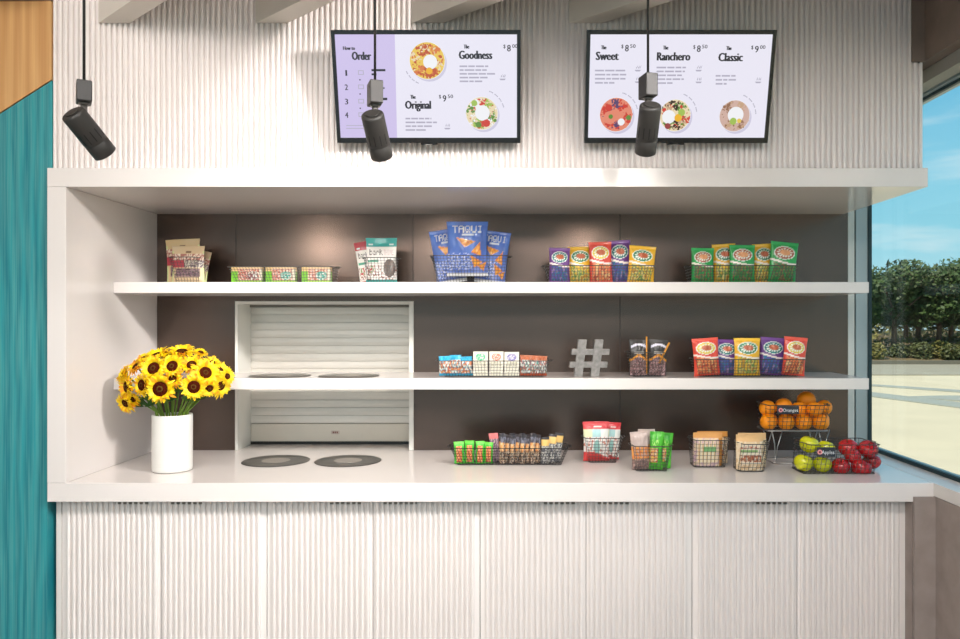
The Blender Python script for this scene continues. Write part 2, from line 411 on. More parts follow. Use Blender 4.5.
tag(MB_end, 'narrow white filler strip between the cabinets and the concrete wall', 'panel')
MB_end = MB().box(X(57, yd), dx[0] - 0.001, yd - 0.004, yd + 0.4, 0.0, CB - 0.002).build('end_panel', WHITE)
tag(MB_end, 'narrow white filler strip between the cabinets and the teal wall', 'panel')

# roller shutter hatch
r = thing('roller_shutter', ((HX0 + HX1) / 2, YB, CT), 'white roller shutter hatch closed behind the lower shelf', 'shutter'); cx = (HX0 + HX1) / 2
fw = 0.012; yr = YB - 0.008; ys = 3.62; H = HZ1 - CT
a, c = HX0 - cx, HX1 - cx
MB().box(a, a + fw, -0.008, 0.19, 0.0005, H).box(c - 0.020, c, -0.008, 0.19, 0.0005, H).box(a + fw, c - 0.020, -0.008, 0.19, H - fw, H).build('frame', mat('shutter_frame_white', (232, 230, 222), 0.3), r)
b = MB(); z = H - fw - 0.012; sp = 0.0362
zb = Z(423, ys) - CT
n = int((z - zb) / sp); sp = (z - zb) / n
prof = []
for i in range(n):
    z0 = zb + i * sp
    prof += [(0.168, z0), (0.168, z0 + 0.0028), (0.1625, z0 + 0.0034), (0.1615, z0 + sp * .5), (0.1625, z0 + sp - 0.0005), (0.168, z0 + sp)]
prof += [(0.185, z), (0.185, zb)]
b.prism([(p, q) for p, q in prof], a + fw, c - 0.020, axis='x').build('slat_curtain', SHUT, r)
MB().box(a + fw + .002, c - .022, 0.158, 0.178, Z(441, ys) - CT, zb - 0.002).build('bottom_bar', mat('shutter_bar', (216, 208, 194), 0.35, metal=0.1), r, bevel=0.002)
MB().box(a + fw, c - .020, 0.160, 0.180, 0.001, Z(441, ys) - CT).build('rubber_seal', BLACK, r)
MB().box(a + fw, c - .020, 0.150, 0.190, z, H - fw).build('guide_rail', mat('shutter_lip_grey', (120, 116, 108), 0.5), r)  # grey lip across the head of the shutter
bx = X(336, ys) - cx; bz = Z(432, ys) - CT
m = MB().box(bx - .019, bx + .019, 0.1565, 0.158, bz - .008, bz + .008, 0)
for k, q in enumerate((-.012, -.003, .006)): m.box(bx + q, bx + q + .006, 0.156, 0.1566, bz - .004, bz + .004, 1)
m.build('badge', [mat('badge_plate', (196, 180, 168), 0.4), mat('badge_red', (120, 62, 50), 0.5)], r)
struct(MB().box(-1.72, -0.30, 3.64, 3.70, CB, 2.0).build('wall_kitchen', mat('kitchen_wall', (200, 196, 190), 0.7)))

# round mats
def round_mat(px, py, rpx, zt, Y, label, c):
    r = thing('round_mat', (X(px, Y), Y, zt), label, 'mat', 'round grey mats in front of the shutter')
    R_ = rpx * Y / F
    MB().lathe([(R_ * .98, 0.0002), (R_, 0.001), (R_ * .985, 0.0025), (R_ * .45, 0.0025)], 48).build('disc', c, r)
    MB().lathe([(R_ * .42, 0.0026), (R_ * .41, 0.0034)], 40).build('centre_disc', mat('mat_centre', (158, 150, 142), 0.3, metal=0.3), r)
MG = mat('dark_grey_mat', (86, 84, 80), 0.32, metal=0.3, var=0.1, scale=20)
MG2 = mat('pewter_mat', (104, 98, 92), 0.3, metal=0.4, var=0.1, scale=20)
round_mat(276, 461, 33, CT, 3.182, 'round dark grey mat on the counter, nearer the sunflowers', MG)
round_mat(348, 461, 33, CT, 3.182, 'round dark grey mat on the counter, farther from the sunflowers', MG)
round_mat(280, 377, 30, S2T, 3.205, 'round grey mat on the lower shelf, nearer the sunflowers', MG2)
round_mat(349, 377, 30, S2T, 3.205, 'round grey mat on the lower shelf, farther from the sunflowers', MG2)

# ------------------------------------------------------------------ text helper
def text_into(b, s, cx, cy, h, w=None, mi=0, bold=0.0, y=0.0, align='C', rot=0.0):
    """adds the outline of a string to builder b in the local XZ plane facing -Y; h = cap height, w = total width"""
    cu = bpy.data.curves.new('lettering', 'FONT'); cu.body = s; cu.size = 1.0; cu.offset = bold; cu.resolution_u = 2
    ob = bpy.data.objects.new('lettering', cu); COL.objects.link(ob)
    dg = bpy.context.evaluated_depsgraph_get(); dg.update()
    me = bpy.data.meshes.new_from_object(ob.evaluated_get(dg))
    vs = [v.co.copy() for v in me.vertices]; fs = [tuple(p.vertices) for p in me.polygons]
    bpy.data.objects.remove(ob); bpy.data.curves.remove(cu); bpy.data.meshes.remove(me)
    if not vs: return
    x0 = min(v.x for v in vs); x1 = max(v.x for v in vs)
    sy = h / 0.72; sx = (w / (x1 - x0)) if w else sy
    ox = {'C': (x0 + x1) / 2, 'L': x0, 'R': x1}[align]
    n = len(b.v)
    for v in vs:
        px, pz = (v.x - ox) * sx, v.y * sy - h / 2
        b.v.append((cx + px * math.cos(rot) - pz * math.sin(rot), y, cy + px * math.sin(rot) + pz * math.cos(rot)))
    for f in fs: b.face([n + i for i in f], mi)

# ------------------------------------------------------------------ menu screens
TW, TH = 0.649, 0.3766; BZ = 0.016
scr = emis('screen_white', (233, 230, 244), 1.0); pur = emis('screen_lilac', (205, 192, 232), 1.0)
ink = emis('screen_ink', (34, 32, 44), 1.0); grey = emis('screen_grey', (176, 172, 190), 1.0); shad = emis('screen_soft_shadow', (205, 200, 222), 1.0)
food = {k: emis('food_' + k, c, 1.0) for k, c in dict(orange=(214, 120, 62), dorange=(190, 84, 44), yellow=(232, 196, 84), cream=(232, 214, 176), red=(206, 60, 48), green=(96, 140, 58), lime=(160, 190, 84),
        white=(240, 240, 244), salmon=(226, 136, 110), berry=(90, 70, 110), brown=(146, 104, 78), pink=(206, 172, 160), dark=(60, 40, 30), egg=(236, 178, 40), grape=(150, 60, 60), tan=(196, 160, 128)).items()}
FK = list(food)
FM = [scr, pur, ink, grey, shad] + [food[k] for k in FK]
def fi(k): return 5 + FK.index(k)
def make_tv(cxw, label, corners, draw):
    zb_, yb_ = 2.131, 2.73
    r = thing('menu_screen', (cxw, yb_, zb_), label, 'screen', 'menu screens on the fluted wall')
    r.rotation_euler = (math.atan2(0.10, 0.363), 0, 0)
    b = MB(); W2 = TW / 2
    b.box(-W2, W2, 0.001, 0.028, 0, TH); b.box(-W2, -W2 + BZ * .8, -0.004, 0.001, 0, TH); b.box(W2 - BZ * .8, W2, -0.004, 0.001, 0, TH)
    b.box(-W2 + BZ * .8, W2 - BZ * .8, -0.004, 0.001, 0, BZ * 1.15); b.box(-W2 + BZ * .8, W2 - BZ * .8, -0.004, 0.001, TH - BZ * .9, TH)
    b.build('bezel', BLACKG, r, bevel=0.0012)
    MB().box(-0.03, 0.03, -0.003, 0.02, -0.006, 0.0).box(-0.012, 0.012, -0.0035, 0.0, -0.0065, -0.004, 1).build('sensor_lip', [BLACKG, STEEL], r, bevel=0.001)
    MB().box(-0.12, 0.12, 0.028, 0.05, 0.10, 0.28).build('wall_bracket', BLACK, r)
    sx0, sx1, sz0, sz1 = -W2 + BZ * .8, W2 - BZ * .8, BZ * 1.15, TH - BZ * .9
    (xlt, xrt, yt), (xlb, xrb, yb2) = corners
    s = MB(); s.poly([(sx0, 0, sz0), (sx1, 0, sz0), (sx1, 0, sz1), (sx0, 0, sz1)], 0)
    K = (sx1 - sx0) / ((xrt - xlt + xrb - xlb) / 2)
    KZ = (sz1 - sz0) / (yb2 - yt)
    def P(x, y):
        v = (yb2 - y) / (yb2 - yt); xl = xlb + (xlt - xlb) * v; xr = xrb + (xrt - xrb) * v
        return sx0 + (x - xl) / (xr - xl) * (sx1 - sx0), sz0 + v * (sz1 - sz0)
    draw(s, P, K, KZ)
    s.build('screen', FM, r)
def T(s, P, K, KZ, txt, x, y, h, w, bold=0.035, mi=2, yy=-0.0010, align='C'):
    cx, cz = P(x, y); heavy = bold > .045
    for k, dxx in enumerate((-2.3, -1.2, 0, 1.2, 2.3) if heavy else (-.7, .7)):
        text_into(s, txt, cx + dxx * K * (.55 if h < 20 else 1), cz, h * KZ, (w - (6 if heavy else 1)) * K, mi, 0.0, yy - k * 2e-5, align)
def disc(s, P, K, x, y, r, mi, yy, n=28, sq=1.0):
    cx, cz = P(x, y); s.poly([(cx + math.cos(2 * PI * k / n) * r * K, yy, cz + math.sin(2 * PI * k / n) * r * K * sq) for k in range(n)], mi)
def rect(s, P, x0, y0, x1, y1, mi, yy):
    a = P(x0, y1); c = P(x1, y0); s.poly([(a[0], yy, a[1]), (c[0], yy, a[1]), (c[0], yy, c[1]), (a[0], yy, c[1])], mi)
def para(s, P, x0, x1, y0, y1, n, seed):
    rnd = random.Random(seed)
    for i in range(n):
        y = y0 + (y1 - y0) * i / max(1, n - 1); x = x0; end = x0 + (x1 - x0) * (rnd.uniform(.75, 1) if i < n - 1 else rnd.uniform(.45, .7))
        while x < end:
            wd = rnd.uniform(16, 44); rect(s, P, x, y - 3.2, min(x + wd, end), y + 3.2, 3, -0.0008); x += wd + 4
def arc(s, P, K, x, y, r, a0, a1):
    cx, cz = P(x, y); n = 16
    for i in range(n):
        if i % 4 == 3: continue
        t0 = math.radians(a0 + (a1 - a0) * i / n); t1 = math.radians(a0 + (a1 - a0) * (i + .8) / n)
        s.poly([(cx + math.cos(q) * rr * K, -0.0008, cz + math.sin(q) * rr * K) for q, rr in ((t0, r), (t1, r), (t1, r + 4), (t0, r + 4))], 3)
def icon(s, P, K, x, y, k=0):
    cx, cz = P(x, y); u = K
    s.poly([(cx - 13 * u, -0.0008, cz - 6 * u), (cx + 13 * u, -0.0008, cz - 6 * u), (cx + 8 * u, -0.0008, cz - 12 * u), (cx - 8 * u, -0.0008, cz - 12 * u)], 3)
    for (q, w_) in ((-6, 3), (2, 3), (8, 2.5)):
        s.poly([(cx + q * u, -0.0008, cz - 3 * u), (cx + (q + w_) * u, -0.0008, cz + 2 * u), (cx + (q + w_ + (4 if k else 0)) * u, -0.0008, cz + 12 * u), (cx + (q - 1) * u, -0.0008, cz + 3 * u)], 3)
def bowl(s, P, K, x, y, r, cols, inner, ir, ix=0, iy=0, seed=0, extra=()):
    rnd = random.Random(seed)
    disc(s, P, K, x + 7, y + 9, r * 1.02, 4, -0.0004)
    disc(s, P, K, x, y, r, fi(cols[0]), -0.0007)
    disc(s, P, K, x, y, r * 1.03, fi('white'), -0.00055)
    for i in range(300):
        a = rnd.uniform(0, 2 * PI); q = r * math.sqrt(rnd.uniform(.14, .90)); sz = r * rnd.uniform(.045, .125)
        sec = int((a / (2 * PI)) * len(cols) * 2) % len(cols)
        c = cols[sec] if rnd.random() < .65 else rnd.choice(cols)
        cx, cz = P(x + math.cos(a) * q, y - math.sin(a) * q); th = rnd.uniform(0, PI); e_ = rnd.uniform(.25, .9)
        s.poly([(cx + (math.cos(p) * math.cos(th) - math.sin(p) * e_ * math.sin(th)) * sz * K, -0.0008 - i * 3e-6, cz + (math.cos(p) * math.sin(th) + math.sin(p) * e_ * math.cos(th)) * sz * K) for p in [2 * PI * k / 7 for k in range(7)]], fi(c))
    if ir: disc(s, P, K, x + ix, y + iy, ir, fi(inner), -0.0017)
    for (ex, ey, er, ec) in extra: disc(s, P, K, x + ex, y + ey, er, fi(ec), -0.0019)
def price(s, P, K, KZ, x, y, big, small):
    T(s, P, K, KZ, '$', x - 21, y - 5, 15, 9, .02); T(s, P, K, KZ, big, x - 3, y + 2, 27, 15, .02); T(s, P, K, KZ, small, x + 21, y - 6, 15, 22, .02)
def draw1(s, P, K, KZ):
    s.poly([(*P(55, 137)[:1], -0.0003, P(55, 137)[1]), (P(297, 137)[0], -0.0003, P(297, 137)[1]), (P(302, 552)[0], -0.0003, P(302, 552)[1]), (P(75, 552)[0], -0.0003, P(75, 552)[1])], 1)
    T(s, P, K, KZ, 'How to', 112, 190, 15, 52, .06); T(s, P, K, KZ, 'Order', 162, 220, 34, 80, .07)
    for k, y in enumerate((288, 345, 403, 458)):
        T(s, P, K, KZ, str(k + 1), 100, y, 24, 13 if k else 7, .02); rect(s, P, 148, y - 10, 170, y + 8, 3, -0.0008); rect(s, P, 151, y - 7, 167, y + 5, 1, -0.0010)
        if k < 3: disc(s, P, K, 155, y + 28, 3, 2, -0.0008, 8)
    rect(s, P, 202, 273, 258, 282, 2, -0.0008); rect(s, P, 202, 290, 222, 298, 2, -0.0008); rect(s, P, 246, 388, 264, 398, 2, -0.0008); rect(s, P, 246, 346, 254, 352, 2, -0.0008)
    rect(s, P, 98, 500, 180, 503, 3, -0.0008); rect(s, P, 98, 512, 180, 515, 3, -0.0008)
    bowl(s, P, K, 427, 240, 70, ['yellow', 'orange', 'dorange', 'dorange', 'cream'], 'white', 28, 12, 5, 1, [(8, 40, 13, 'egg')])
    arc(s, P, K, 427, 240, 92, 205, 250)
    T(s, P, K, KZ, 'The', 586, 184, 16, 26, .06); T(s, P, K, KZ, 'Goodness', 622, 216, 34, 136, .07); price(s, P, K, KZ, 760, 188, '8', '00')
    para(s, P, 557, 700, 262, 322, 5, 3); icon(s, P, K, 730, 305, 1)
    T(s, P, K, KZ, 'The', 368, 384, 16, 26, .06); T(s, P, K, KZ, 'Original', 388, 416, 34, 108, .07); price(s, P, K, KZ, 498, 388, '9', '50')
    para(s, P, 337, 466, 473, 520, 4, 4); icon(s, P, K, 505, 505)
    bowl(s, P, K, 645, 452, 64, ['cream', 'lime', 'red', 'white', 'green'], 'white', 30, 2, -2, 2, [(-30, -42, 12, 'lime'), (18, 40, 15, 'red'), (-14, 46, 12, 'green')])
    arc(s, P, K, 645, 452, 90, 15, 75)
def draw2(s, P, K, KZ):
    T(s, P, K, KZ, 'The', 133, 187, 16, 26, .06); T(s, P, K, KZ, 'Sweet', 147, 220, 34, 94, .07); price(s, P, K, KZ, 229, 188, '8', '50')
    para(s, P, 97, 232, 279, 328, 4, 5); icon(s, P, K, 270, 270, 1); icon(s, P, K, 270, 316)
    bowl(s, P, K, 182, 457, 66, ['salmon', 'red', 'berry', 'salmon', 'red'], 'salmon', 26, -25, 12, 3, [(50, 12, 10, 'green'), (-22, 8, 9, 'green'), (20, 30, 14, 'white'), (-30, -28, 14, 'red')]); arc(s, P, K, 182, 457, 86, 15, 80)
    T(s, P, K, KZ, 'The', 382, 188, 16, 26, .06); T(s, P, K, KZ, 'Ranchero', 414, 222, 34, 136, .07); price(s, P, K, KZ, 518, 190, '8', '50')
    para(s, P, 345, 470, 267, 329, 5, 6); icon(s, P, K, 515, 270, 1); icon(s, P, K, 515, 317)
    bowl(s, P, K, 420, 460, 62, ['cream', 'green', 'dark', 'tan', 'red'], 'white', 27, -26, 6, 4, [(12, 10, 15, 'egg'), (26, -12, 14, 'lime'), (-30, 44, 12, 'grape')]); arc(s, P, K, 420, 460, 86, 10, 75)
    T(s, P, K, KZ, 'The', 636, 190, 16, 26, .06); T(s, P, K, KZ, 'Classic', 643, 225, 34, 100, .05, 5 + FK.index('brown') if 0 else 2); price(s, P, K, KZ, 751, 192, '9', '00')
    para(s, P, 583, 680, 300, 332, 3, 7); icon(s, P, K, 755, 317)
    bowl(s, P, K, 660, 462, 61, ['pink', 'tan', 'pink', 'brown', 'pink'], 'white', 32, 4, -4, 5, [(-6, 22, 14, 'lime'), (18, 20, 9, 'yellow')]); arc(s, P, K, 660, 462, 84, 5, 75)
make_tv(-0.305, 'wall menu screen with lilac ordering steps and two salad bowls', ((55, 790, 137), (75, 785, 552)), draw1)
make_tv(0.570, 'wall menu screen showing three bowls in a row under prices', ((80, 812, 137), (68, 780, 552)), draw2)

# ------------------------------------------------------------------ hanging spotlights
def spotlight(px, boxy, cyl_top, cyl_bot, dia, label, Y=2.2, twist=0.0):
    x0 = X(px, Y)
    r = thing('hanging_spotlight', (x0, Y, Z(boxy[0], Y)), label, 'spotlight', 'spotlights hanging on rods')
    o = r.location
    L = lambda p: Vector(p) - o
    MB().tube([(0, 0, 0), (0, 0, 2.90 - o.z)], 0.0038, 10).build('rod', BLACK, r)
    hz = Z(boxy[1], Y) - o.z
    b = MB().box(-0.019, 0.019, -0.03, 0.03, hz, 0.002); rt = Matrix.Rotation(0.35 + twist, 4, 'Z'); b.v = [tuple(rt @ Vector(v)) for v in b.v]
    b.build('driver_box', mat('spot_box', (48, 46, 45), 0.5, metal=0.0), r, bevel=0.003)
    top = Vector((X(cyl_top[0], Y) - o.x, 0.0, Z(cyl_top[1], Y) - o.z)); bot = Vector((X(cyl_bot[0], Y) - o.x, 0.0, Z(cyl_bot[1], Y) - o.z))
    top.y = -0.045; bot.y = 0.05
    MB().tube([(0, 0, hz), (0, 0, top.z + 0.002)], 0.009, 12).tube([(0, 0, hz + .001), (0, 0, hz - 0.006)], 0.014, 12).build('swivel_stem', mat('stem_metal', (120, 116, 112), 0.3, metal=0.7), r)
    ax = (bot - top); Lc = ax.length; q = ax.to_track_quat('Z', 'Y').to_matrix().to_4x4(); M = Matrix.Translation(top) @ q
    R_ = dia / 2 * Y / F
    MB().lathe([(R_ * .86, 0), (R_ * .97, 0.003), (R_, 0.008), (R_, Lc * .68), (R_ * .965, Lc * .69), (R_ * .965, Lc * .70), (R_, Lc * .71), (R_, Lc * .99), (R_ * .93, Lc), (R_ * .9, Lc - 0.01)], 40, M=M).lathe([(R_ * .62, -0.001), (R_ * .6, -0.003)], 30, M=M).build('lamp_head', mat('spot_black', (46, 44, 42), 0.5, var=0.05), r)
    b = MB()
    for k in range(12):
        th = 2 * PI * k / 12
        if (k // 4) % 2 == 0 or True:
            bb = MB().box(-0.0016, 0.0016, -R_ * 1.006, -R_ * .97, Lc * .40, Lc * .63); MM = M @ Matrix.Rotation(th, 4, 'Z')
            n0 = len(b.v); b.v += [tuple(MM @ Vector(v)) for v in bb.v]; b.f += [tuple(i + n0 for i in f) for f in bb.f]; b.m += bb.m; b.sm += bb.sm
    b.build('cooling_slots', mat('slot_black', (14, 13, 13), 0.7), r)
    MB().lathe([(R_ * .88, Lc - 0.009), (R_ * .86, Lc - 0.008)], 32, M=M).build('lens', emis('lamp_lens', (255, 240, 220), 3.0), r)
    wb = Vector(o) + bot; d = ax.normalized()
    light('spot_beam', 'SPOT', wb + d * 0.004, wb + d * 1.0 + Vector((0, 0.15, 0)), 11, (1.0, 0.92, 0.82), spot_size=1.7, spot_blend=0.9, shadow_soft_size=0.03)
spotlight(84, (83, 103), (81.5, 117), (96, 150), 23.5, 'black spotlight hanging near the teal wall, tilted sideways', 2.15, 0.2)
spotlight(375, (83, 105), (375, 118), (379, 153), 22.5, 'black spotlight hanging in front of the lilac menu screen', 2.25)
spotlight(648, (76, 98), (648, 109), (648, 149), 21.5, 'black spotlight hanging in front of the three-bowl menu screen', 2.3, -0.1)
o = MB().box(-2.6, 1.4, 2.12, 2.155, 2.90, 2.948).build('light_track', BLACK); tag(o, 'black lighting track on the ceiling', 'track')
for yy in (2.25, 2.3):
    pass

# ------------------------------------------------------------------ wire baskets
def rrect(x0, x1, y0, y1, z, r, n=4):
    pts = []
    for (cx, cy, a0) in ((x1 - r, y1 - r, 0), (x0 + r, y1 - r, PI / 2), (x0 + r, y0 + r, PI), (x1 - r, y0 + r, 3 * PI / 2)):
        for k in range(n + 1):
            a = a0 + PI / 2 * k / n; pts.append((cx + r * math.cos(a), cy + r * math.sin(a), z))
    return pts
def basket(rim, base, rimy, zb_, Y, D, label, rz=0.0, group='wire baskets', sp=0.0125, tagtext=None, mw=0.0010, ear=True, Mt=None):
    """rim/base = (left px, right px) of the front, Y = depth of the front rim"""
    mid_ = (rim[0] + rim[1]) / 2
    yl_, yr_ = (Y + D, Y) if mid_ > VX else (Y, Y + D)
    x0, x1 = X(rim[0], yl_), X(rim[1], yr_); b0, b1 = X(base[0], (Y + yl_) / 2), X(base[1], (Y + yr_) / 2); zr = Z(rimy, Y)
    cx = (x0 + x1) / 2; cy = Y + D / 2
    r = thing('wire_basket', (cx, cy, zb_), label, 'basket', group, rz)
    x0 -= cx; x1 -= cx; b0 -= cx; b1 -= cx; h = zr - zb_; ins = min(0.018, h * .25)
    T0 = (x0, x1, -D / 2, D / 2); B0 = (b0, b1, -D / 2 + ins, D / 2 - ins)
    Mt = Mt or WIRE
    m = MB().tube(rrect(*T0, h, .012), 0.0018, 6, closed=True)
    if ear:
        m.tube([(x0, -.03, h), (x0 - .012, -.02, h + .001), (x0 - .012, .02, h + .001), (x0, .03, h)], 0.0018, 5)
        m.tube([(x1, -.03, h), (x1 + .012, -.02, h + .001), (x1 + .012, .02, h + .001), (x1, .03, h)], 0.0018, 5)
    m.build('rim', Mt, r)
    g = MB(); nh = max(2, round(h / sp))
    zlo = 0.003
    for k in range(nh):
        f = k / nh
        q = [B0[i] + (T0[i] - B0[i]) * f for i in range(4)]
        g.tube(rrect(*q, zlo + (h - zlo) * f, .012, 3), mw * (1.5 if k == 0 else 1), 4, closed=True, sm=False)
    nv = max(2, round((b1 - b0) / sp))
    for k in range(nv + 1):
        f = k / nv; f2 = .03 + .94 * f
        xb = B0[0] + (B0[1] - B0[0]) * f2; xt = T0[0] + (T0[1] - T0[0]) * f2
        g.tube([(xt, T0[2], h), (xb, B0[2], zlo), (xb, B0[3], zlo), (xt, T0[3], h)], mw, 4, sm=False)
    nd = max(2, round((B0[3] - B0[2]) / sp / 1.3))
    for k in range(1, nd):
        f = k / nd; yb2 = B0[2] + (B0[3] - B0[2]) * f; yt = T0[2] + (T0[3] - T0[2]) * f
        g.tube([(T0[0], yt, h), (B0[0], yb2, zlo), (B0[1], yb2, zlo), (T0[1], yt, h)], mw, 4, sm=False)
    g.build('wire_mesh', Mt, r)
    if tagtext:
        s, px0, px1, py0, py1 = tagtext
        ta = X(px0, Y) - cx; tb = X(px1, Y) - cx; z1_ = Z(py0, Y) - zb_; z0_ = Z(py1, Y) - zb_; yy = -D / 2 - 0.008
        t_ = MB().box(ta, tb, yy, yy + 0.004, z0_, z1_); t_.build('name_tag', mat('slate_tag', (40, 44, 52), 0.5), r, bevel=0.002)
        l = MB(); wt = tb - ta
        text_into(l, s, ta + wt * .60, (z0_ + z1_) / 2, (z1_ - z0_) * .40, wt * .68, 0, .0, yy - 0.0006)
        nn = len(l.v); cc = (ta + wt * .16, (z0_ + z1_) / 2); rr = (z1_ - z0_) * .27
        l.poly([(cc[0] + math.cos(2 * PI * k / 14) * rr, yy - .0006, cc[1] + math.sin(2 * PI * k / 14) * rr) for k in range(14)], 1)
        l.poly([(cc[0] + math.cos(2 * PI * k / 14) * rr * .45, yy - .0008, cc[1] + math.sin(2 * PI * k / 14) * rr * .45) for k in range(14)], 2)
        lo = l.build('tag_lettering', [mat('tag_white', (235, 235, 235), 0.6), mat('tag_pink', (230, 150, 150), 0.6), mat('tag_dot', (120, 40, 50), 0.6)], r)
    return r

# ------------------------------------------------------------------ printed packets
FONT = {'T': '11111 00100 00100 00100 00100 00100 00100', 'A': '01110 10001 10001 11111 10001 10001 10001', 'Q': '01110 10001 10001 10001 10101 10010 01101',
        'U': '10001 10001 10001 10001 10001 10001 01110', 'I': '01110 00100 00100 00100 00100 00100 01110', 'b': '10000 10000 11110 10001 10001 10001 11110',
        'a': '00000 00000 01110 00001 01111 10001 01111', 'r': '00000 00000 10110 11001 10000 10000 10000', 'k': '10000 10010 10100 11000 10100 10010 10001',
        'H': '10001 10001 10001 11111 10001 10001 10001', 'N': '10001 11001 10101 10101 10011 10001 10001', 'S': '01111 10000 10000 01110 00001 00001 11110'}
FONT = {k: v.split() for k, v in FONT.items()}
def glyph(s, u, v, u0, u1, v0, v1):
    """true where the 5x7 lettering of s covers (u,v) inside the box"""
    if not (u0 <= u < u1 and v0 <= v < v1): return False
    n = len(s) * 6 - 1; c = int((u - u0) / (u1 - u0) * n); r = 6 - int((v - v0) / (v1 - v0) * 7)
    k, q = divmod(c, 6)
    return q < 5 and FONT[s[k]][min(6, max(0, r))][q] == '1'
def ell(u, v, cu, cv, ru, rv): return ((u - cu) / ru) ** 2 + ((v - cv) / rv) ** 2
def nz2(u, v, s, seed=0.0): return noise.noise(Vector((u * s, v * s, seed)))
def pick(cs, u, v, s, seed=0.0):
    t = (nz2(u, v, s, seed) + .5) ; return cs[int(max(0, min(.999, t)) * len(cs))]

def d_oval(base, oval, mid, low, seed):
    def f(u, v):
        if v > .93: return tuple(min(255, c + 18) for c in base)
        q = ell(u, v, .5, .73, .40, .165)
        if q < 1:
            if q > .80: return (236, 240, 232)
            if ell(u, v, .52, .74, .20, .07) < 1: return mid
            if ell(u, v, .5, .73, .30, .115) < 1 and math.sin(math.atan2((v - .73) / .165, (u - .5) / .40) * 13) > -.1: return (236, 238, 226)
            return oval
        b = .53 + .05 * math.sin(u * 3.1 + 2.2)
        if b - .035 < v < b + .012: return (246, 232, 222)
        if v <= b and .12 < u < .88 and v > .06: return pick(low, u, v, 8, seed)
        return base
    return f
def d_taqui(seed=0):
    def f(u, v):
        if glyph('TAQUI', u, v, .14, .88, .80, .92): return (244, 242, 236)
        if .36 < u < .68 and .735 < v < .775: return (226, 230, 240)
        for (cu, cv, ru, rv, a) in ((.45, .60, .26, .075, -.15), (.78, .45, .15, .11, .7), (.70, .24, .17, .09, -.4), (.88, .16, .12, .07, .3)):
            du, dv = (u - cu), (v - cv); p = du * math.cos(a) + dv * math.sin(a); q = -du * math.sin(a) + dv * math.cos(a)
            if -rv < q < rv and abs(p) < ru * (rv + q) / (2 * rv) : return (236, 158, 40) if nz2(u, v, 20, seed) < .1 else (214, 118, 26)
        if v < .06: return (232, 232, 232)
        t = .5 + .9 * nz2(u, v, 4, seed + 3)
        if .10 < v < .42 and u < .62 and nz2(u * 1.4, v * 3, 16, seed) > .12: return (206, 214, 240)
        return (int(72 + 66 * t * (1 - v)), int(104 + 50 * t * (1 - v * .6)), int(188 + 30 * t))
    return f
def d_bark(top, seed=0):
    def f(u, v):
        if v > .80: return (210, 228, 226) if (.84 < v < .87 and (.07 < u < .22 or .75 < u < .90)) else top
        if v < .07: return top
        if glyph('bark', u, v, .10, .54, .62, .75): return (62, 44, 40)
        if glyph('THINS', u, v, .57, .92, .62, .74): return (214, 186, 186)
        if ell(u, v, .78, .33, .20, .20) < 1: return pick([(60, 44, 36), (96, 74, 60), (78, 58, 48)], u, v, 12, seed)
        if .05 < u < .42 and .46 < v < .52: return (70, 160, 130)
        if .10 < u < .30 and .22 < v < .38: return pick([(190, 60, 60), (240, 230, 224), (120, 150, 90)], u, v, 18, seed)
        if v < .40 and nz2(u, v, 20, seed) > .18: return (150, 90, 80)
        return (240, 234, 228)
    return f
def d_tan(seed=0, base=(214, 186, 138)):
    def f(u, v):
        if v > .86: return base
        if .80 < v < .86 and .40 < u < .60: return (120, 84, 60)
        if .62 < v < .78: return (238, 222, 200) if nz2(u, v, 24, seed) > .05 else (176, 110, 96)
        if .42 < v < .62: return (176, 52, 66) if u < .38 else pick([(96, 70, 74), (200, 190, 170), (110, 84, 100)], u, v, 16, seed)
        if .16 < v < .40 and .12 < u < .9: return pick([(86, 60, 66), (150, 120, 120), (110, 80, 96)], u, v, 12, seed)
        if u < .06 or u > .94: return (206, 214, 150)
        return base
    return f
def d_lime(seed, c2=(80, 170, 150)):
    def f(u, v):
        if u < .22: return (120, 196, 40) if v < .75 else (226, 190, 130)
        if v > .86: return (230, 196, 150)
        if v < .14: return (150, 200, 60)
        if u > .9: return (236, 226, 206)
        if ell(u, v, .70, .45, .2, .28) < 1: return c2 if nz2(u, v, 14, seed) > -.1 else (230, 235, 225)
        return pick([(196, 104, 84), (236, 220, 206), (214, 150, 120), (190, 90, 84)], u, v, 12, seed)
    return f
def d_cap(cap, low, seed=0, foot=None):
    def f(u, v):
        if v > .76: return tuple(min(255, int(c * (1 + .25 * nz2(u, v, 10, seed)))) for c in cap)
        if v < .14: return foot or cap
        if nz2(u, v, 7, seed) > .08: return (226, 232, 226)
        return pick(low, u, v, 8, seed)
    return f
def d_box(dot, seed=0):
    def f(u, v):
        q = ell(u, v, .5, .78, .34, .15)
        if q < 1: return dot if (q > .55 or nz2(u, v, 18, seed) > -.1) else (240, 236, 226)
        if v < .58 and .1 < u < .9 and math.sin(v * 60) > .2 and nz2(u, 0, 30, seed + int(v * 10)) > -.1: return (196, 190, 166)
        return (238, 232, 216)
    return f
def d_blackchip(seed=0):
    def f(u, v):
        c = .82 + .05 * math.cos((u - .5) * 5)
        if c - .035 < v < c + .03 and .08 < u < .92: return (214, 210, 226)
        if .62 < v < .67 and .25 < u < .8: return (196, 192, 186)
        b = .52 + .07 * math.cos((u - .5) * 6)
        if b - .06 < v < b: return (240, 160, 40)
        if v < b - .06 and .06 < u < .94: return pick([(150, 110, 110), (180, 150, 150), (96, 66, 66), (126, 92, 92)], u, v, 13, seed)
        return (46, 42, 40)
    return f
def d_greenbar(seed=0):
    def f(u, v):
        if v > .86: return (96, 200, 60)
        if .24 < u < .80 and .06 < v < .80: return (226, 112, 62) if nz2(u, v * 2, 12, seed) > -.22 else (236, 196, 150)
        return (64, 182, 52)
    return f
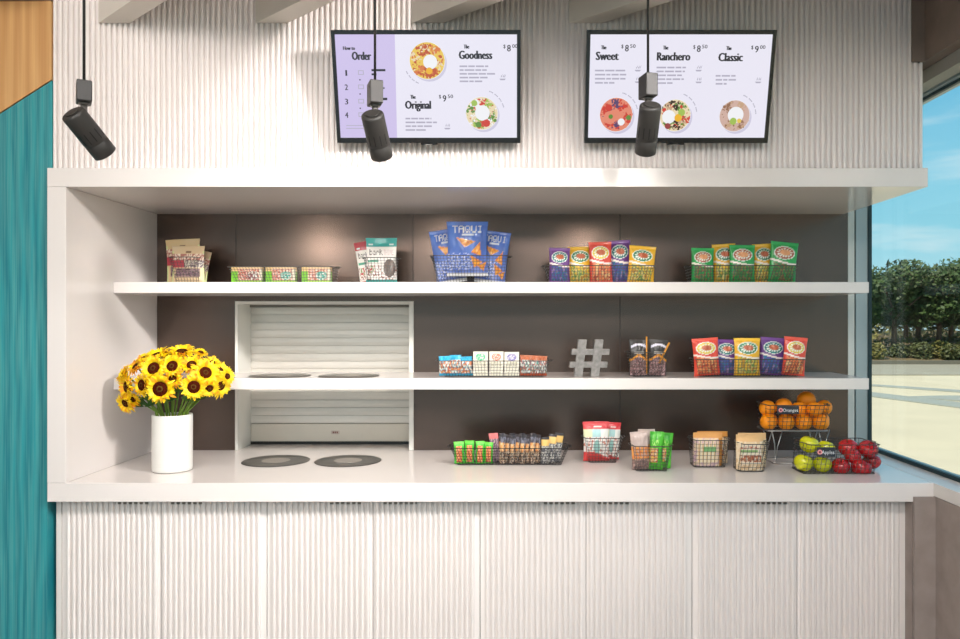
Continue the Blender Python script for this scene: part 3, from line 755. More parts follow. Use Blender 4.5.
def d_pink(seed=0):
    def f(u, v):
        if v > .82: return (222, 122, 122)
        return pick([(150, 126, 140), (190, 160, 166), (96, 84, 96)], u, v, 9, seed)
    return f
def d_bar(seed=0):
    def f(u, v):
        if v > .90: return (50, 44, 48)
        if v > .72: return pick([(120, 120, 134), (70, 68, 76)], u, v, 6, seed)
        if .40 < v < .72 and u < .62: return pick([(224, 150, 80), (232, 190, 140)], u, v, 8, seed)
        return pick([(92, 74, 66), (196, 160, 128), (60, 50, 52), (214, 196, 176)], u, v, 9, seed)
    return f
def d_topbar(seed=0):
    def f(u, v):
        if v > .92: return (50, 46, 50)
        if v > .68: return (232, 190, 110)
        return pick([(72, 74, 84), (210, 208, 200), (98, 98, 106), (150, 146, 140)], u, v, 8, seed)
    return f
def d_redwhite(seed=0):
    def f(u, v):
        if v > .80: return (244, 226, 220) if (.40 < u < .72 and .85 < v < .89) else (204, 52, 56)
        if v < .15 + .1 * math.sin(u * 3 + seed): return (206, 54, 54)
        if v > .60: return (224, 230, 190) if u < .35 else ((176, 214, 214) if u < .7 else (236, 236, 230))
        if ell(u, v, .52, .36, .13, .18) < 1: return (150, 196, 190)
        if nz2(u, v, 16, seed) > .22: return (204, 110, 84)
        return (238, 234, 228)
    return f
def d_greysnack(seed=0):
    def f(u, v):
        if v > .60: return (184, 164, 156)
        if v > .28: return pick([(232, 160, 80), (222, 128, 60), (200, 160, 140)], u, v, 9, seed)
        return pick([(150, 120, 112), (120, 92, 88), (180, 150, 140)], u, v, 12, seed)
    return f
def d_green(seed=0):
    def f(u, v):
        if .18 < v < .56 and .0 < u < .6: return pick([(232, 190, 90), (214, 80, 60), (230, 220, 180), (222, 150, 70)], u, v, 8, seed)
        if .6 < v < .78 and .15 < u < .7 and nz2(u, v, 14, seed) > .1: return (170, 220, 120)
        return (76, 180, 36) if nz2(u, v, 5, seed) > -.15 else (52, 150, 30)
    return f
def d_paper(seed=0, back=(214, 170, 116)):
    def f(u, v):
        if v > .82: return back
        if .12 < u < .86 and .18 < v < .74:
            if .52 < v < .60 and u < .72: return (140, 180, 110)
            if .60 < v < .68: return pick([(200, 110, 84), (232, 214, 190)], u, v, 16, seed)
            if .24 < v < .44: return pick([(206, 130, 90), (160, 84, 60), (236, 214, 186)], u, v, 14, seed)
            return (240, 226, 204)
        return pick([(224, 198, 160), (234, 214, 184), (216, 184, 144)], u, v, 6, seed)
    return f
def d_stripe(seed=0):
    def f(u, v):
        if v > .84: return (220, 160, 92)
        if .10 < u < .74 and .1 < v < .70:
            if .44 < v < .58 and u > .3: return (130, 190, 120)
            return (240, 226, 196) if int(u * 22) % 3 else (214, 164, 100)
        if u > .86: return (206, 140, 56)
        return pick([(228, 204, 176), (214, 180, 190), (236, 214, 180)], u, v, 7, seed)
    return f

def packet(name, w, h, d, design, kind='pillow', nx=30, ny=40, seed=0, material=None):
    """closed printed bag: origin bottom centre, front faces -Y"""
    b = MB(); cols = []
    S = 3.1 * seed
    def half(u, v):
        sU = max(0.0, math.sin(PI * u)) ** .55
        if kind == 'pillow':
            k = 0 if v < .05 or v > .93 else math.sin(PI * (v - .05) / .88) ** .5
        elif kind == 'pouch':
            k = 0.35 + .65 * min(1, v / .06) if v < .06 else max(0.0, 1 - ((v - .06) / .82) ** 1.7) if v < .88 else 0
        elif kind == 'block':
            sU = min(1.0, 6 * u, 6 * (1 - u)); k = 1.0 if v < .74 else max(0.12, 1 - (v - .74) / .16) if v < .90 else .12
        else:
            sU = 1.0; k = 1.0
        return d / 2 * sU * k + 0.0008
    def pos(u, v, side):
        wv = w
        if kind in ('pillow', 'pouch'):
            wv = w * (1 - .05 * math.sin(PI * v) + (.01 if v > .93 or v < .05 else 0))
        y = half(u, v)
        cr = 0
        if kind == 'pillow': cr = d * .10 * (nz2(u * 1.2, v, 6, S) + .6 * nz2(u, v * .6, 13, S + 5)) * (1.2 if (v > .7 or v < .25) else .7)
        elif kind == 'pouch': cr = d * .05 * nz2(u, v, 5, S)
        elif kind == 'block': cr = .0025 * nz2(u, v, 7, S)
        edge = min(1, 8 * u, 8 * (1 - u))
        bend = .004 * math.sin(PI * u * 1.3 + S) * v * v if kind != 'box' else 0
        y2 = y + cr * edge if y > .001 else y
        return ((u - .5) * wv, (-max(y2, .0006) if side == 0 else max(y, .0006)) + bend, v * h)
    for side in (0, 1):
        for j in range(ny + 1):
            for i in range(nx + 1):
                u = i / nx; v = j / ny
                b.v.append(pos(u, v, side)); c = design(u if side == 0 else 1 - u, v); cols.append(rgb(*c))
    N = (nx + 1) * (ny + 1); q = nx + 1
    for j in range(ny):
        for i in range(nx):
            a = j * q + i
            b.face([a, a + 1, a + q + 1, a + q], 0, kind != 'box'); b.face([N + a, N + a + q, N + a + q + 1, N + a + 1], 0, kind != 'box')
    for j in range(ny):
        a = j * q; b.face([a, a + q, N + a + q, N + a]); a += nx; b.face([a, N + a, N + a + q, a + q])
    for i in range(nx):
        a = i; b.face([a, N + a, N + a + 1, a + 1]); a = ny * q + i; b.face([a, a + 1, N + a + 1, N + a])
    o = b.build(name, material or PAINT)
    at = o.data.color_attributes.new('print', 'FLOAT_COLOR', 'POINT')
    flat = [x for c in cols for x in c]; at.data.foreach_set('color', flat)
    return o
def put(name, px0, px1, ptop, pbot, Y, zb_, d, design, label, cat='bag', group=None, kind='pillow', tilt=0, lean=0, rz=0, seed=0, h=None, nx=30, ny=40, material=None):
    """stand a packet so that its front covers the given columns and rows at depth Y"""
    w_ = (px1 - px0) * Y / F
    if zb_ is None: zb_ = Z(pbot, Y)
    hh = h or (Z(ptop, Y) - zb_)
    o = packet(name, w_, hh, d, design, kind, nx, ny, seed, material)
    o.location = (X((px0 + px1) / 2, Y) - math.sin(math.radians(tilt)) * hh * .5, Y, zb_)
    o.rotation_euler = (math.radians(lean), math.radians(tilt), math.radians(rz))
    return tag(o, label, cat, group)

# upper shelf
B1 = S1T + 0.0045
basket((168, 207), (174, 202), 257, S1T, 3.20, .13, 'small wire basket of tan snack pouches at the teal wall end of the upper shelf')
g = 'tan snack pouches'
put('snack_pouch', 166, 200, 239, 0, 3.285, B1, .018, d_tan(1), 'tan pouch standing tallest at the back of its basket', 'pouch', g, 'pouch', -3, -2, seed=1)
put('snack_pouch', 172, 205, 246, 0, 3.245, B1, .026, d_tan(2, (218, 190, 150)), 'tan pouch with dark red label at the front of its basket', 'pouch', g, 'pouch', 0, 0, seed=2)
put('snack_pouch', 185, 209, 250, 0, 3.305, B1, .012, d_tan(3, (206, 180, 146)), 'narrow tan pouch leaning out behind the other two', 'pouch', g, 'pouch', 9, 0, seed=3)
basket((227, 340), (233, 335), 266.5, S1T, 3.19, .12, 'long low wire basket of lime and white boxes on the upper shelf')
for k, (a, c, dd) in enumerate(((233, 263, d_lime(1, (150, 90, 90))), (267, 296, d_lime(2)), (303, 331, d_lime(3)))):
    put('snack_box', a, c, 267.5, 0, 3.228, B1, .035, dd, ['lime and white snack box nearest the tan pouches', 'lime and white snack box in the middle of its basket', 'lime and white snack box at the chocolate bag end of its basket'][k], 'box', 'lime and white snack boxes', 'box', seed=k)
basket((363, 399), (367, 396), 257.5, S1T, 3.20, .11, 'small wire basket of chocolate bags on the upper shelf')
put('chocolate_bag', 366, 397, 238, 0, 3.245, B1, .028, d_bark((20, 158, 152), 1), 'white chocolate bag with a broad teal top', 'bag', 'chocolate bags', 'pouch', 0, 0, seed=4, nx=76, ny=90)
put('chocolate_bag', 357, 380, 241, 0, 3.282, B1, .020, d_bark((176, 24, 40), 2), 'white chocolate bag with a red top behind the teal one', 'bag', 'chocolate bags', 'pouch', -9, 0, seed=5, nx=76, ny=90)
basket((431, 509), (437, 505), 255.5, S1T, 3.17, .16, 'wire basket of blue tortilla chip bags')
g = 'blue tortilla chip bags'
put('chip_bag', 433, 463, 229, 0, 3.26, B1, .034, d_taqui(1), 'blue tortilla chip bag leaning toward the chocolate bags', 'bag', g, tilt=-9, seed=6, nx=44, ny=56)
put('chip_bag', 447, 488, 222, 0, 3.222, B1 + .028, .040, d_taqui(2), 'blue tortilla chip bag standing tallest in the middle', 'bag', g, tilt=0, lean=3, seed=7, nx=50, ny=60)
put('chip_bag', 477, 508, 231, 0, 3.272, B1, .034, d_taqui(3), 'blue tortilla chip bag leaning toward the purple snack bag', 'bag', g, tilt=7, seed=8, nx=44, ny=56)
GRN, PUR, YEL, RED = (34, 160, 74), (106, 54, 134), (240, 182, 34), (222, 72, 52)
def oval_row(items, Y, zb_, rowname, g):
    for k, (a, c, top, col, tilt, lab, yo) in enumerate(items):
        base = col
        oval = {GRN: (176, 92, 62), PUR: (26, 120, 118), YEL: (40, 130, 86), RED: (222, 196, 66)}[col]
        mid = (196, 98, 60) if col != GRN else (226, 160, 110)
        low = {GRN: [(60, 130, 70), (150, 110, 70), (34, 160, 74), (90, 120, 60)], PUR: [(60, 90, 150), (90, 70, 150), (40, 110, 150), (150, 120, 170)],
               YEL: [(232, 190, 60), (120, 160, 80), (226, 206, 120), (200, 150, 50)], RED: [(222, 110, 70), (230, 150, 90), (190, 70, 50), (232, 190, 130)]}[col]
        put('snack_bag', a, c, top, 0, Y + yo, zb_, .032, d_oval(base, oval, mid, low, k + Y), lab, 'bag', g, tilt=tilt, seed=10 + k + int(Y * 7), nx=32, ny=44)
basket((544, 655), (550, 650), 265.5, S1T, 3.17, .15, 'wire basket of purple, yellow and red bags, middle of the upper shelf')
oval_row([(549, 570, 248, PUR, 0, 'purple snack bag nearest the blue chip bags', .06), (568, 592, 247, YEL, 0, 'yellow snack bag between purple and red ones, upper shelf', .085),
          (589, 612, 242, RED, -2, 'red snack bag standing on the upper shelf', .055), (609, 631, 240.5, PUR, -3, 'purple snack bag right beside the red one, upper shelf', .085), (628, 655, 246, YEL, 4, 'yellow snack bag at the end of the red bag basket', .045)], 3.17, B1, 'a', 'colourful oval-logo snack bags')
basket((684, 799), (690, 794), 265.5, S1T, 3.17, .15, 'wire basket of green and yellow bags, window end of the upper shelf')
oval_row([(691, 714, 248, GRN, 0, 'green snack bag lowest and first of the three green ones', .05), (713, 736, 244, YEL, -3, 'yellow snack bag between the first two green bags', .09),
          (729, 755, 245, GRN, 0, 'green snack bag between the two yellow ones', .05), (753, 774, 244, YEL, -2, 'yellow snack bag between the last two green bags', .09), (769, 797, 242, GRN, 5, 'green snack bag nearest the window', .05)], 3.17, B1, 'b', 'green and yellow snack bags')

# lower shelf
B2 = S2T + 0.0045
basket((438, 549), (444, 543), 361, S2T, 3.12, .11, 'long wire basket of blue, white and copper packs on the lower shelf')
for k, (a, c, t) in enumerate(((439, 451.5, 356), (450, 461.5, 355), (460.5, 472.5, 356.5))):
    put('cookie_pack', a, c, t, 0, 3.165, B2, .030, d_cap((38, 164, 206), [(222, 150, 90), (206, 110, 80), (90, 150, 170)], k), ['blue-topped pack at the very end of its basket', 'blue-topped pack between two others', 'blue-topped pack touching the white boxes'][k], 'pack', 'blue-topped packs', tilt=-2, seed=20 + k, nx=20, ny=28)
for k, (a, c, t, col) in enumerate(((473.5, 488, 351.5, (96, 186, 140)), (489.5, 503.5, 351.5, (222, 130, 110)), (504.5, 519, 352, (136, 128, 178)))):
    put('cracker_box', a, c, t, 0, 3.165, B2, .030, d_box(col, k), ['cream box with a green circle', 'cream box with a coral circle', 'cream box with a lavender circle'][k], 'box', 'cream boxes with circles', 'box', seed=k, nx=20, ny=30)
for k, (a, c, t) in enumerate(((520, 531.5, 355), (531, 540, 355.5), (539.5, 547, 356))):
    put('cookie_pack', a, c, t, 0, 3.165, B2, .026, d_cap((176, 96, 60), [(196, 110, 90), (90, 140, 130), (160, 90, 110)], k + 8, (190, 84, 50)), ['copper-topped pack touching the cream boxes', 'copper-topped pack between two others', 'copper-topped pack nearest the hashtag sign'][k], 'pack', 'copper-topped packs', tilt=2, seed=24 + k, nx=20, ny=28)
# hashtag sign
def hashtag():
    Y = 3.17; cx = X(588, Y); b = MB(); z0 = S2T + .0005; H = Z(339.5, Y) - z0; D = .045
    def q(px): return X(px, Y) - cx
    sl = q(588 + 6) - q(588)
    for pb, wd in ((573.5, 9), (590, 9)):
        b.prism([(q(pb), 0), (q(pb + wd - .5), 0), (q(pb + wd + 4), H), (q(pb + 4.5), H)], -D / 2, D / 2, axis='y')
    for (z_, xa, xb) in ((351.8, 571, 608.5), (364.5, 569, 606.5)):
        zc = Z(z_, Y) - z0; hh = 2.9 * Y / F
        b.prism([(q(xa), zc - hh), (q(xb), zc - hh), (q(xb + .8), zc + hh), (q(xa + .8), zc + hh)], -D / 2 + .001, D / 2 - .001, axis='y')
    o = b.build('hashtag_sign', mat('galvanised_zinc', (138, 134, 131), 0.45, metal=0.35, var=0.28, scale=60), loc=(cx, Y, z0), bevel=.0015)
    tag(o, 'grey metal hashtag sign standing on the lower shelf', 'sign')
hashtag()
basket((626, 665), (632, 662), 352.5, S2T, 3.13, .12, 'small wire basket of black chip bags on the lower shelf')
put('chip_bag', 629, 648, 339.5, 0, 3.18, B2, .026, d_blackchip(1), 'black chip bag with white band nearer the hashtag sign', 'bag', 'black chip bags', tilt=0, seed=30)
put('chip_bag', 648.5, 667, 339.5, 0, 3.18, B2, .026, d_blackchip(2), 'black chip bag with white band farther from the hashtag sign', 'bag', 'black chip bags', tilt=3, seed=31)
ORS = mat('amber_straw', (216, 146, 50), 0.5)
o = MB().tube([(X(646.8, 3.155), 3.160, Z(374, 3.155)), (X(646.8, 3.155), 3.160, Z(336.5, 3.155))], .0032, 8).build('snack_stick', ORS); tag(o, 'amber snack stick standing upright between the black chip bags', 'stick', 'amber snack sticks')
o = MB().tube([(X(659, 3.15), 3.148, Z(363, 3.15)), (X(669.5, 3.15), 3.152, Z(342.5, 3.15))], .0040, 8).build('snack_stick', ORS); tag(o, 'amber snack stick slanting over the basket rim', 'stick', 'amber snack sticks')
basket((689, 806), (697, 800), 359.5, S2T, 3.13, .15, 'wire basket of red, purple and yellow bags on the lower shelf')
oval_row([(693, 719, 338, RED, -4, 'red snack bag nearest the black chip bags, lower shelf', .045), (714, 738, 339.5, PUR, 2, 'purple snack bag between red and yellow, lower shelf', .082),
          (734, 760, 338, YEL, 0, 'yellow snack bag in the middle, lower shelf', .045), (759, 785, 337.5, PUR, 4, 'purple snack bag right beside the yellow one, window side', .080), (783, 806, 337, RED, 5, 'red snack bag nearest the window, lower shelf', .048)], 3.13, B2, 'c', 'colourful snack bags on the lower shelf')

# counter
B3 = CT + 0.0045
basket((450, 567), (457, 561), 448.5, CT, 3.07, .12, 'long dark wire basket of snack bars on the counter', Mt=mat('black_wire', (40, 38, 38), 0.4, metal=0.5), mw=.00105)
for k, (a, c, t) in enumerate(((454, 464.5, 441.5), (464.5, 474.5, 440.5), (475.5, 484.5, 441), (484, 493, 442))):
    put('fruit_bar_pack', a, c, t, 0, 3.10 + (.0 if k % 2 == 0 else .006), B3, .020, d_greenbar(k), ['green bar pack at the very end of its basket', 'green bar pack, second from the basket end', 'green bar pack, third from the basket end', 'green bar pack touching the pink one'][k], 'pack', 'green bar packs', tilt=(-2, 0, 1, 2)[k], seed=40 + k, nx=16, ny=28)
put('snack_bar', 490, 499.5, 433, 0, 3.145, B3, .012, d_pink(1), 'snack bar with a pink top leaning behind the green packs', 'bar', 'snack bars', tilt=-6, seed=45, nx=14, ny=28)
for k in range(8):
    a = 500 + k * 5.0
    put('snack_bar', a, a + 5.6, 434 + (k % 3) * 1.0, 0, 3.10 + (k % 2) * .016, B3, .010, d_bar(k), 'dark foil snack bar standing in the middle of the counter basket', 'bar', 'dark foil snack bars', tilt=1 + (k % 3), seed=50 + k, nx=10, ny=26)
for k in range(8):
    a = 499 + k * 5.1
    put('snack_bar', a, a + 5.6, 433 + (k % 2) * 1.5, 0, 3.145 + (k % 2) * .012, B3, .010, d_bar(k + 9), 'dark foil snack bar standing in the back row of the counter basket', 'bar', 'dark foil snack bars in the back row', tilt=1, seed=60 + k, nx=10, ny=26)
for k, (a, c, t, ti, yo) in enumerate(((541, 549, 437, 2, .0), (548, 556, 434, 4, .02), (553, 562, 432.5, 8, .045))):
    put('snack_bar', a, c, t, 0, 3.10 + yo, B3, .012, d_topbar(k), ['amber-topped snack bar, shortest of the three', 'amber-topped snack bar, middle of the three', 'amber-topped snack bar leaning out at the basket end'][k], 'bar', 'amber-topped snack bars', tilt=ti, seed=70 + k, nx=12, ny=26)
basket((583, 623.5), (588, 617), 438.5, CT, 3.12, .12, 'small wire basket of red and white bags on the counter')
put('popcorn_bag', 583, 609, 421.5, 0, 3.165, B3, .030, d_redwhite(1), 'red and white bag at the front of its basket', 'bag', 'red and white bags', tilt=-1, seed=75)
put('popcorn_bag', 602, 620, 422, 0, 3.205, B3, .020, d_redwhite(2), 'red and white bag behind, farther from the green bar packs', 'bag', 'red and white bags', tilt=4, seed=76)
basket((630, 672), (635, 668), 446.5, CT, 2.94, .11, 'small wire basket of grey and green bags on the counter')
put('nut_bag', 631, 649, 431.5, 0, 2.985, B3, .024, d_greysnack(1), 'grey snack bag at the front beside the green one', 'bag', 'grey snack bags', tilt=-4, seed=77)
put('nut_bag', 638, 655, 429, 0, 3.018, B3, .018, d_greysnack(2), 'grey snack bag standing behind the front grey one', 'bag', 'grey snack bags', tilt=0, seed=78)
put('vegetable_chip_bag', 649.5, 663, 431.5, 0, 2.980, B3, .022, d_green(1), 'bright green snack bag in front, touching the grey one', 'bag', 'bright green snack bags', tilt=2, seed=79)
put('vegetable_chip_bag', 658, 672, 432.5, 0, 3.010, B3, .018, d_green(2), 'bright green snack bag behind, leaning away from the grey one', 'bag', 'bright green snack bags', tilt=5, seed=80)
basket((688, 730), (692, 727), 440.5, CT, 3.02, .13, 'wire basket of tan paper bags nearer the green snack bags', sp=.016)
put('paper_bag', 693, 722, 432.5, 0, 3.068, B3, .045, d_stripe(1), 'tan paper bag with pale stripes and orange side', 'bag', 'tan paper bags', 'block', seed=81, material=PAPER)
put('paper_bag', 697, 727.5, 431.2, 0, 3.118, B3, .030, d_paper(5, (206, 140, 60)), 'orange-brown paper bag behind the striped tan one', 'bag', 'tan paper bags', 'block', seed=83, material=PAPER)
basket((734, 770), (736, 766), 444.5, CT, 2.93, .13, 'wire basket of tan paper bags nearer the apples', sp=.016)
put('paper_bag', 736, 763.5, 434.5, 0, 2.98, B3, .050, d_paper(2, (222, 180, 126)), 'tan paper bag with green and red label', 'bag', 'tan paper bags', 'block', seed=82, material=PAPER)
put('paper_bag', 738, 766, 432.8, 0, 3.03, B3, .028, d_paper(6, (226, 184, 130)), 'tan paper bag directly behind the one with the green label', 'bag', 'tan paper bags', 'block', seed=84, material=PAPER)

# fruit: two wire baskets, the upper one on a wire stand
YA = 2.885; DA = .17
app = basket((793, 881), (797, 878), 445, CT, YA, DA, 'wire basket of green and red apples on the counter by the window', sp=.018, tagtext=('Apples', 816, 834.5, 447, 456.5), mw=.00105)
YO = 3.10; DO = .16; ZO = Z(431, YO)
org = basket((756, 831), (763, 827), 405.5, ZO, YO, DO, 'raised wire basket of oranges above the apples', sp=.018, tagtext=('Oranges', 776.5, 798.5, 405.8, 414), mw=.00105)
b = MB(); hz = ZO - CT
for sx in (-1, 1):
    xx = sx * .095 - .01
    for yy0 in (-.055, .055):
        b.tube([(xx, yy0, .002), (xx + .012, yy0, -hz * .4), (xx + .014, yy0 * 1.1, -hz + .012), (xx + .004, yy0 * 1.25, -hz + .004)], .0026, 6)
        b.tube([(xx + .045, yy0, .002), (xx + .024, yy0, -hz * .5), (xx + .014, yy0 * 1.1, -hz + .012)], .0022, 6)
b.tube([(-.10, -.072, -hz + .003), (.10, -.072, -hz + .003), (.10, .072, -hz + .003), (-.10, .072, -hz + .003)], .0024, 6, closed=True)
b.tube(rrect(-.128, .122, -.07, .07, -.001, .02), .0032, 6, closed=True)
o = b.build('stand', STEEL, org); o['label'] = 'bright wire stand'
ORM = mat('orange_peel', (255, 150, 8), 0.42, var=0.06, scale=30, bump=0.35)
APG = mat('green_apple_skin', (204, 204, 22), 0.25, var=0.14, scale=14, coat=0.4)
APR = mat('red_apple_skin', (186, 26, 32), 0.25, var=0.35, scale=16, coat=0.4)
STEM = mat('fruit_stem', (84, 62, 36), 0.8)
def orange_mesh():
    b = MB(); p = []
    for k in range(17):
        a = PI * k / 16; p.append((math.sin(a) * 1.0, -math.cos(a) * .97 + (.03 if k == 16 else 0) - (.04 if k > 14 else 0)))
    b.lathe(p, 28); return b
def apple_mesh():
    b = MB(); p = []
    for k in range(21):
        a = PI * k / 20; r = math.sin(a) * (1 + .10 * math.cos(PI - a)); z = -math.cos(a) * .90
        if k > 15: z -= ((k - 15) / 5) ** 2 * .26
        if k < 3: z += (3 - k) * .04
        p.append((r, z))
    b.lathe(p, 28); return b
om = orange_mesh(); ob = om.build('orange_body_source', ORM); OD = ob.data; bpy.data.objects.remove(ob)
oa = apple_mesh().build('apple_body_source', APG); AG = oa.data; AR = AG.copy(); AR.materials[0] = APR; bpy.data.objects.remove(oa)
so = MB().tube([(0, 0, .6), (.02, 0, .8), (.10, .02, 1.02)], [.05, .045, .07], 7).build('s', STEM); SD = so.data; bpy.data.objects.remove(so)
so = MB().lathe([(.10, .90), (.07, .935), (.02, .94)], 8).build('s', mat('orange_button', (110, 120, 50), 0.8)); OS = so.data; bpy.data.objects.remove(so)
def fruit(kind, px, py, Y, rpx, label, g, i):
    r = rpx * Y / F
    o = bpy.data.objects.new(kind, None); COL.objects.link(o); tag(o, label, kind, g)
    o.location = (X(px, Y), Y, Z(py, Y)); o.scale = (r, r, r)
    rd = random.Random(i * 7 + 3); o.rotation_euler = (rd.uniform(-.5, .5), rd.uniform(-.5, .5), rd.uniform(0, 6))
    b_ = bpy.data.objects.new('skin', {'orange': OD, 'green apple': AG, 'red apple': AR}[kind.replace('_', ' ')]); COL.objects.link(b_); b_.parent = o
    s_ = bpy.data.objects.new('stem' if 'apple' in kind else 'stem_button', SD if 'apple' in kind else OS); COL.objects.link(s_); s_.parent = o
    return o
ol = [(768.5, 421.8, 3.150, 8.3, 'orange in the front bottom row, nearest the tan bags'), (786, 422.2, 3.150, 8.3, 'orange in the front bottom row, second from the tan bags'), (803.4, 422.2, 3.150, 8.3, 'orange in the front bottom row, second from the window'), (820.6, 422.2, 3.150, 8.3, 'orange in the front bottom row, nearest the window'),
      (767.5, 408.3, 3.170, 8.2, 'orange in the upper row at the end nearest the tan bags'), (783.5, 406.2, 3.185, 8.4, 'orange peeking above the name tag'), (799, 409.5, 3.18, 8, 'orange half hidden between its neighbours, upper row'), (806.3, 400.3, 3.225, 9.2, 'largest orange topping the heap'), (814.6, 409.3, 3.145, 7.6, 'orange pressed against the front wires, upper row'), (824, 407.5, 3.195, 7.8, 'orange in the upper row at the window end')]
for i, (px, py, Y, r, l) in enumerate(ol): fruit('orange', px, py, Y, r, l, 'oranges in the raised basket', i)
for i, px in enumerate((769, 787, 805, 821)): fruit('orange', px, 419.5, 3.222, 7.9, 'orange in the hidden back bottom row of the raised basket', 'oranges in the back row', 20 + i)
al = [('green_apple', 803.5, 463, 2.945, 9.4, 'green apple in the bottom row at the basket corner'), ('green_apple', 822.3, 464.5, 2.945, 8.9, 'green apple in the bottom row beside a red one'), ('green_apple', 809, 444.5, 2.965, 9.4, 'green apple on top at the basket corner'), ('green_apple', 826, 448.5, 2.99, 8.6, 'green apple on top behind the name tag'),
      ('red_apple', 840.6, 466.5, 2.945, 8.8, 'red apple in the bottom row beside a green one'), ('red_apple', 861, 467.5, 2.94, 10.2, 'largest red apple in the bottom row'), ('red_apple', 848, 448, 3.0, 9.6, 'red apple on top of the middle of the basket'), ('red_apple', 852.5, 456.0, 2.955, 8.0, 'red apple wedged between the rows'), ('red_apple', 868, 449.5, 2.975, 9.4, 'red apple on top nearest the window'), ('red_apple', 872, 461.5, 2.995, 8.4, 'red apple low in the basket corner at the window')]
for i, (kd, px, py, Y, r, l) in enumerate(al): fruit(kd, px, py, Y, r, l, kd.replace('_', ' ') + 's in the counter basket', 40 + i)

# ------------------------------------------------------------------ vase with sunflowers
VXc, VYc = -1.328, 2.985
r = MB(); R_ = .0735; Hv = 1.139 - CT
r.lathe([(R_ * .93, .0006), (R_ * .985, .003), (R_, .01), (R_, Hv - .004), (R_ * .985, Hv), (R_ * .93, Hv), (R_ * .92, Hv - .01), (R_ * .92, .02), (.01, .018)], 56)
o = r.build('vase', mat('white_ceramic', (222, 220, 215), 0.3, var=.01), loc=(VXc, VYc, CT)); tag(o, 'white cylindrical ceramic vase holding sunflowers on the counter', 'vase')
PET = mat('sunflower_petal', (255, 206, 0), 0.5, var=.16, scale=40); PETO = mat('sunflower_petal_orange', (250, 158, 6), 0.5, var=.25, scale=40)
DSK = mat('sunflower_disc', (66, 20, 8), 0.9, spec=.05, var=.5, scale=220, bump=.8); DSC = mat('sunflower_eye', (84, 66, 28), 0.9, spec=.05, var=.4, scale=200)
STM = mat('sunflower_stem', (110, 140, 46), 0.6, var=.1); LFM = mat('sunflower_leaf', (62, 104, 34), 0.6, var=.2, scale=30)
def petals(seed, R, rd, orange):
    rnd = random.Random(seed); b = MB()
    for ring in range(3):
        n = 21
        for k in range(n):
            a = 2 * PI * (k + ring * .37) / n + rnd.uniform(-.08, .08)
            L = R * rnd.uniform(.80, 1.06) * (1 - .11 * ring); wd = R * .095 * rnd.uniform(.85, 1.2)
            lift = (.0 + .10 * ring) * R + rnd.uniform(-.05, .08) * R; droop = rnd.uniform(-.16, .12) * R
            ca, sa = math.cos(a), math.sin(a); i0 = len(b.v)
            mi = 1 if rnd.random() < orange else 0
            tw = rnd.uniform(-.3, .3)
            st = ((rd * .8, .5, 0), (rd + (L - rd) * .3, 1.0, lift), (rd + (L - rd) * .65, .85, lift * 1.2), (L, .08, lift + droop))
            for (q, ww, z_) in st:
                for sgn in (-1, 0, 1):
                    x_ = q; y_ = sgn * wd * ww; zz = z_ + abs(sgn) * wd * .25 * ww + sgn * tw * wd * ww
                    b.v.append((x_ * ca - y_ * sa, x_ * sa + y_ * ca, zz))
            for j in range(3):
                for s_ in range(2):
                    p = i0 + j * 3 + s_; b.face([p, p + 3, p + 4, p + 1], mi, True)
    return b
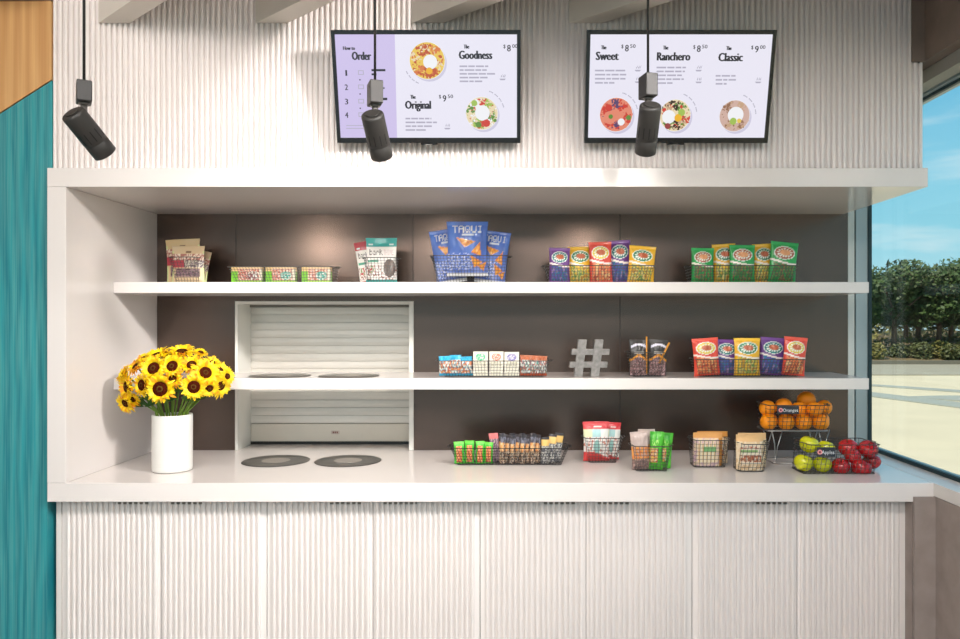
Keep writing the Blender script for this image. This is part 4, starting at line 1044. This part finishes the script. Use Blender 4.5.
fl = [ # crop coords x, y, radius, direction (x,y,z), disc radius, depth, orange share, label
 (415, 335, 96, (0, -1, .05), 56, 2.865, .1, 'sunflower facing forward low in front, largest brown eye'),
 (645, 322, 86, (.15, -1, .1), 46, 2.870, .1, 'sunflower facing forward low in front, toward the shutter side'),
 (370, 195, 88, (-.1, -1, .35), 46, 2.905, .1, 'sunflower facing forward above the largest one'),
 (497, 180, 78, (.05, -1, .3), 40, 2.915, .15, 'sunflower high in the middle, facing forward'),
 (628, 172, 76, (.1, -.8, .6), 34, 2.935, .25, 'sunflower high toward the shutter side, tipped upward'),
 (722, 225, 92, (.6, -.75, .35), 44, 2.915, .1, 'sunflower turned toward the shutter with half an eye showing'),
 (293, 308, 80, (-.5, -.9, .05), 42, 2.895, .15, 'sunflower turned toward the teal wall beside the largest one'),
 (190, 320, 90, (-.62, -.78, 0), 44, 2.93, .15, 'sunflower in profile toward the teal wall'),
 (248, 185, 72, (-.5, -.6, .6), 28, 2.94, .75, 'reddish orange sunflower near the teal wall side'),
 (395, 105, 86, (-.2, -.35, .9), 40, 2.965, .1, 'sunflower tipped upward on top, toward the teal wall'),
 (560, 85, 90, (.1, -.4, .9), 42, 2.965, .05, 'sunflower tipped upward at the very top'),
 (690, 90, 48, (.4, -.3, .9), 20, 2.975, .1, 'small sunflower bud at the top, toward the shutter'),
 (748, 330, 64, (.5, -.7, -.4), 28, 2.90, .1, 'sunflower drooping toward the shutter below its neighbours'),
 (825, 312, 84, (.9, -.4, -.1), 36, 2.955, .05, 'sunflower in profile at the shutter end of the bouquet'),
 (180, 430, 76, (-.35, -.85, -.35), 32, 2.93, .15, 'sunflower drooping lowest toward the teal wall'),
 (500, 268, 66, (.1, -1, .1), 28, 2.915, .6, 'orange sunflower half hidden between the two front ones'),
 (820, 215, 80, (.75, -.3, .55), 34, 2.975, .05, 'sunflower at the shutter end, tipped upward'),
 (165, 235, 74, (-.7, -.5, .5), 30, 2.955, .15, 'sunflower at the teal wall end, tipped upward'),
 (228, 400, 62, (-.3, -.8, -.5), 26, 2.925, .2, 'sunflower hanging low just above the vase rim, teal wall side'),
 (870, 250, 60, (.9, -.5, .2), 22, 2.965, .0, 'sunflower farthest out toward the shutter'),
 (300, 130, 60, (-.4, -.5, .8), 22, 2.965, .2, 'sunflower high on the teal wall side, tipped upward'),
 (480, 110, 60, (0, -.5, .9), 22, 2.975, .1, 'sunflower behind the top pair, tipped upward'),
 (770, 160, 60, (.5, -.5, .7), 22, 2.972, .1, 'sunflower behind the half-eyed one, tipped upward')]
for k, (fx, fy, fr_, dr, dr_, Y, orr, lab) in enumerate(fl):
    px = 100 + fx / 6.857; py = 340 + fy / 6.857; R0 = fr_ / 6.857 * Y / F * 1.17; rd = dr_ / 6.857 * Y / F
    p = Vector((X(px, Y), Y, Z(py, Y))); d = Vector(dr).normalized()
    q = d.to_track_quat('Z', 'Y')
    e_ = thing('sunflower', p, lab, 'sunflower', 'sunflowers in the white vase')
    M = q.to_matrix().to_4x4()
    b = petals(100 + k, R0, rd, orr); b.v = [tuple(M @ Vector(v)) for v in b.v]; b.build('petals', [PET, PETO], e_)
    MB().lathe([(rd * .9, -.004), (rd, .002), (rd * .85, .007), (rd * .45, .008)], 22, M=M).build('flower_disc', DSK, e_)
    MB().lathe([(rd * .40, .006), (rd * .38, .009), (rd * .1, .007)], 16, M=M).build('disc_eye', DSC, e_)
    MB().lathe([(.004, -.014), (rd * .8, -.008), (rd * .95, -.003)], 14, M=M).build('calyx', LFM, e_)
    ang = k * 2.4; rr = .052 * math.sqrt((k + .5) / len(fl)); foot = Vector((VXc + math.cos(ang) * rr, VYc + math.sin(ang) * rr, CT + .10))
    neck = Vector((VXc + (p.x - VXc) * .36, VYc + (p.y - VYc) * .30 - .0, 1.150)); lim = Vector((neck.x - VXc, neck.y - VYc, 0))
    if lim.length > .062: neck = Vector((VXc, VYc, neck.z)) + lim.normalized() * .062
    back = p - d * .015
    MB().tube([foot - p, neck - p, (neck.lerp(back, .6) + Vector((0, .01, .01))) - p, back - p], .0033, 7).build('stem', STM, e_)
    if k % 2 == 0:
        l = MB(); base = neck.lerp(back, .45) - p
        for s_ in (-1, 1):
            tip = base + Vector((s_ * .045, -.012 + .01 * s_, .012)); mid = base.lerp(tip, .5) + Vector((0, -.006, .008))
            l.poly([base, mid + Vector((0, -.012, -.012)), tip, mid + Vector((0, .008, .014))])
        l.build('leaf', LFM, e_)
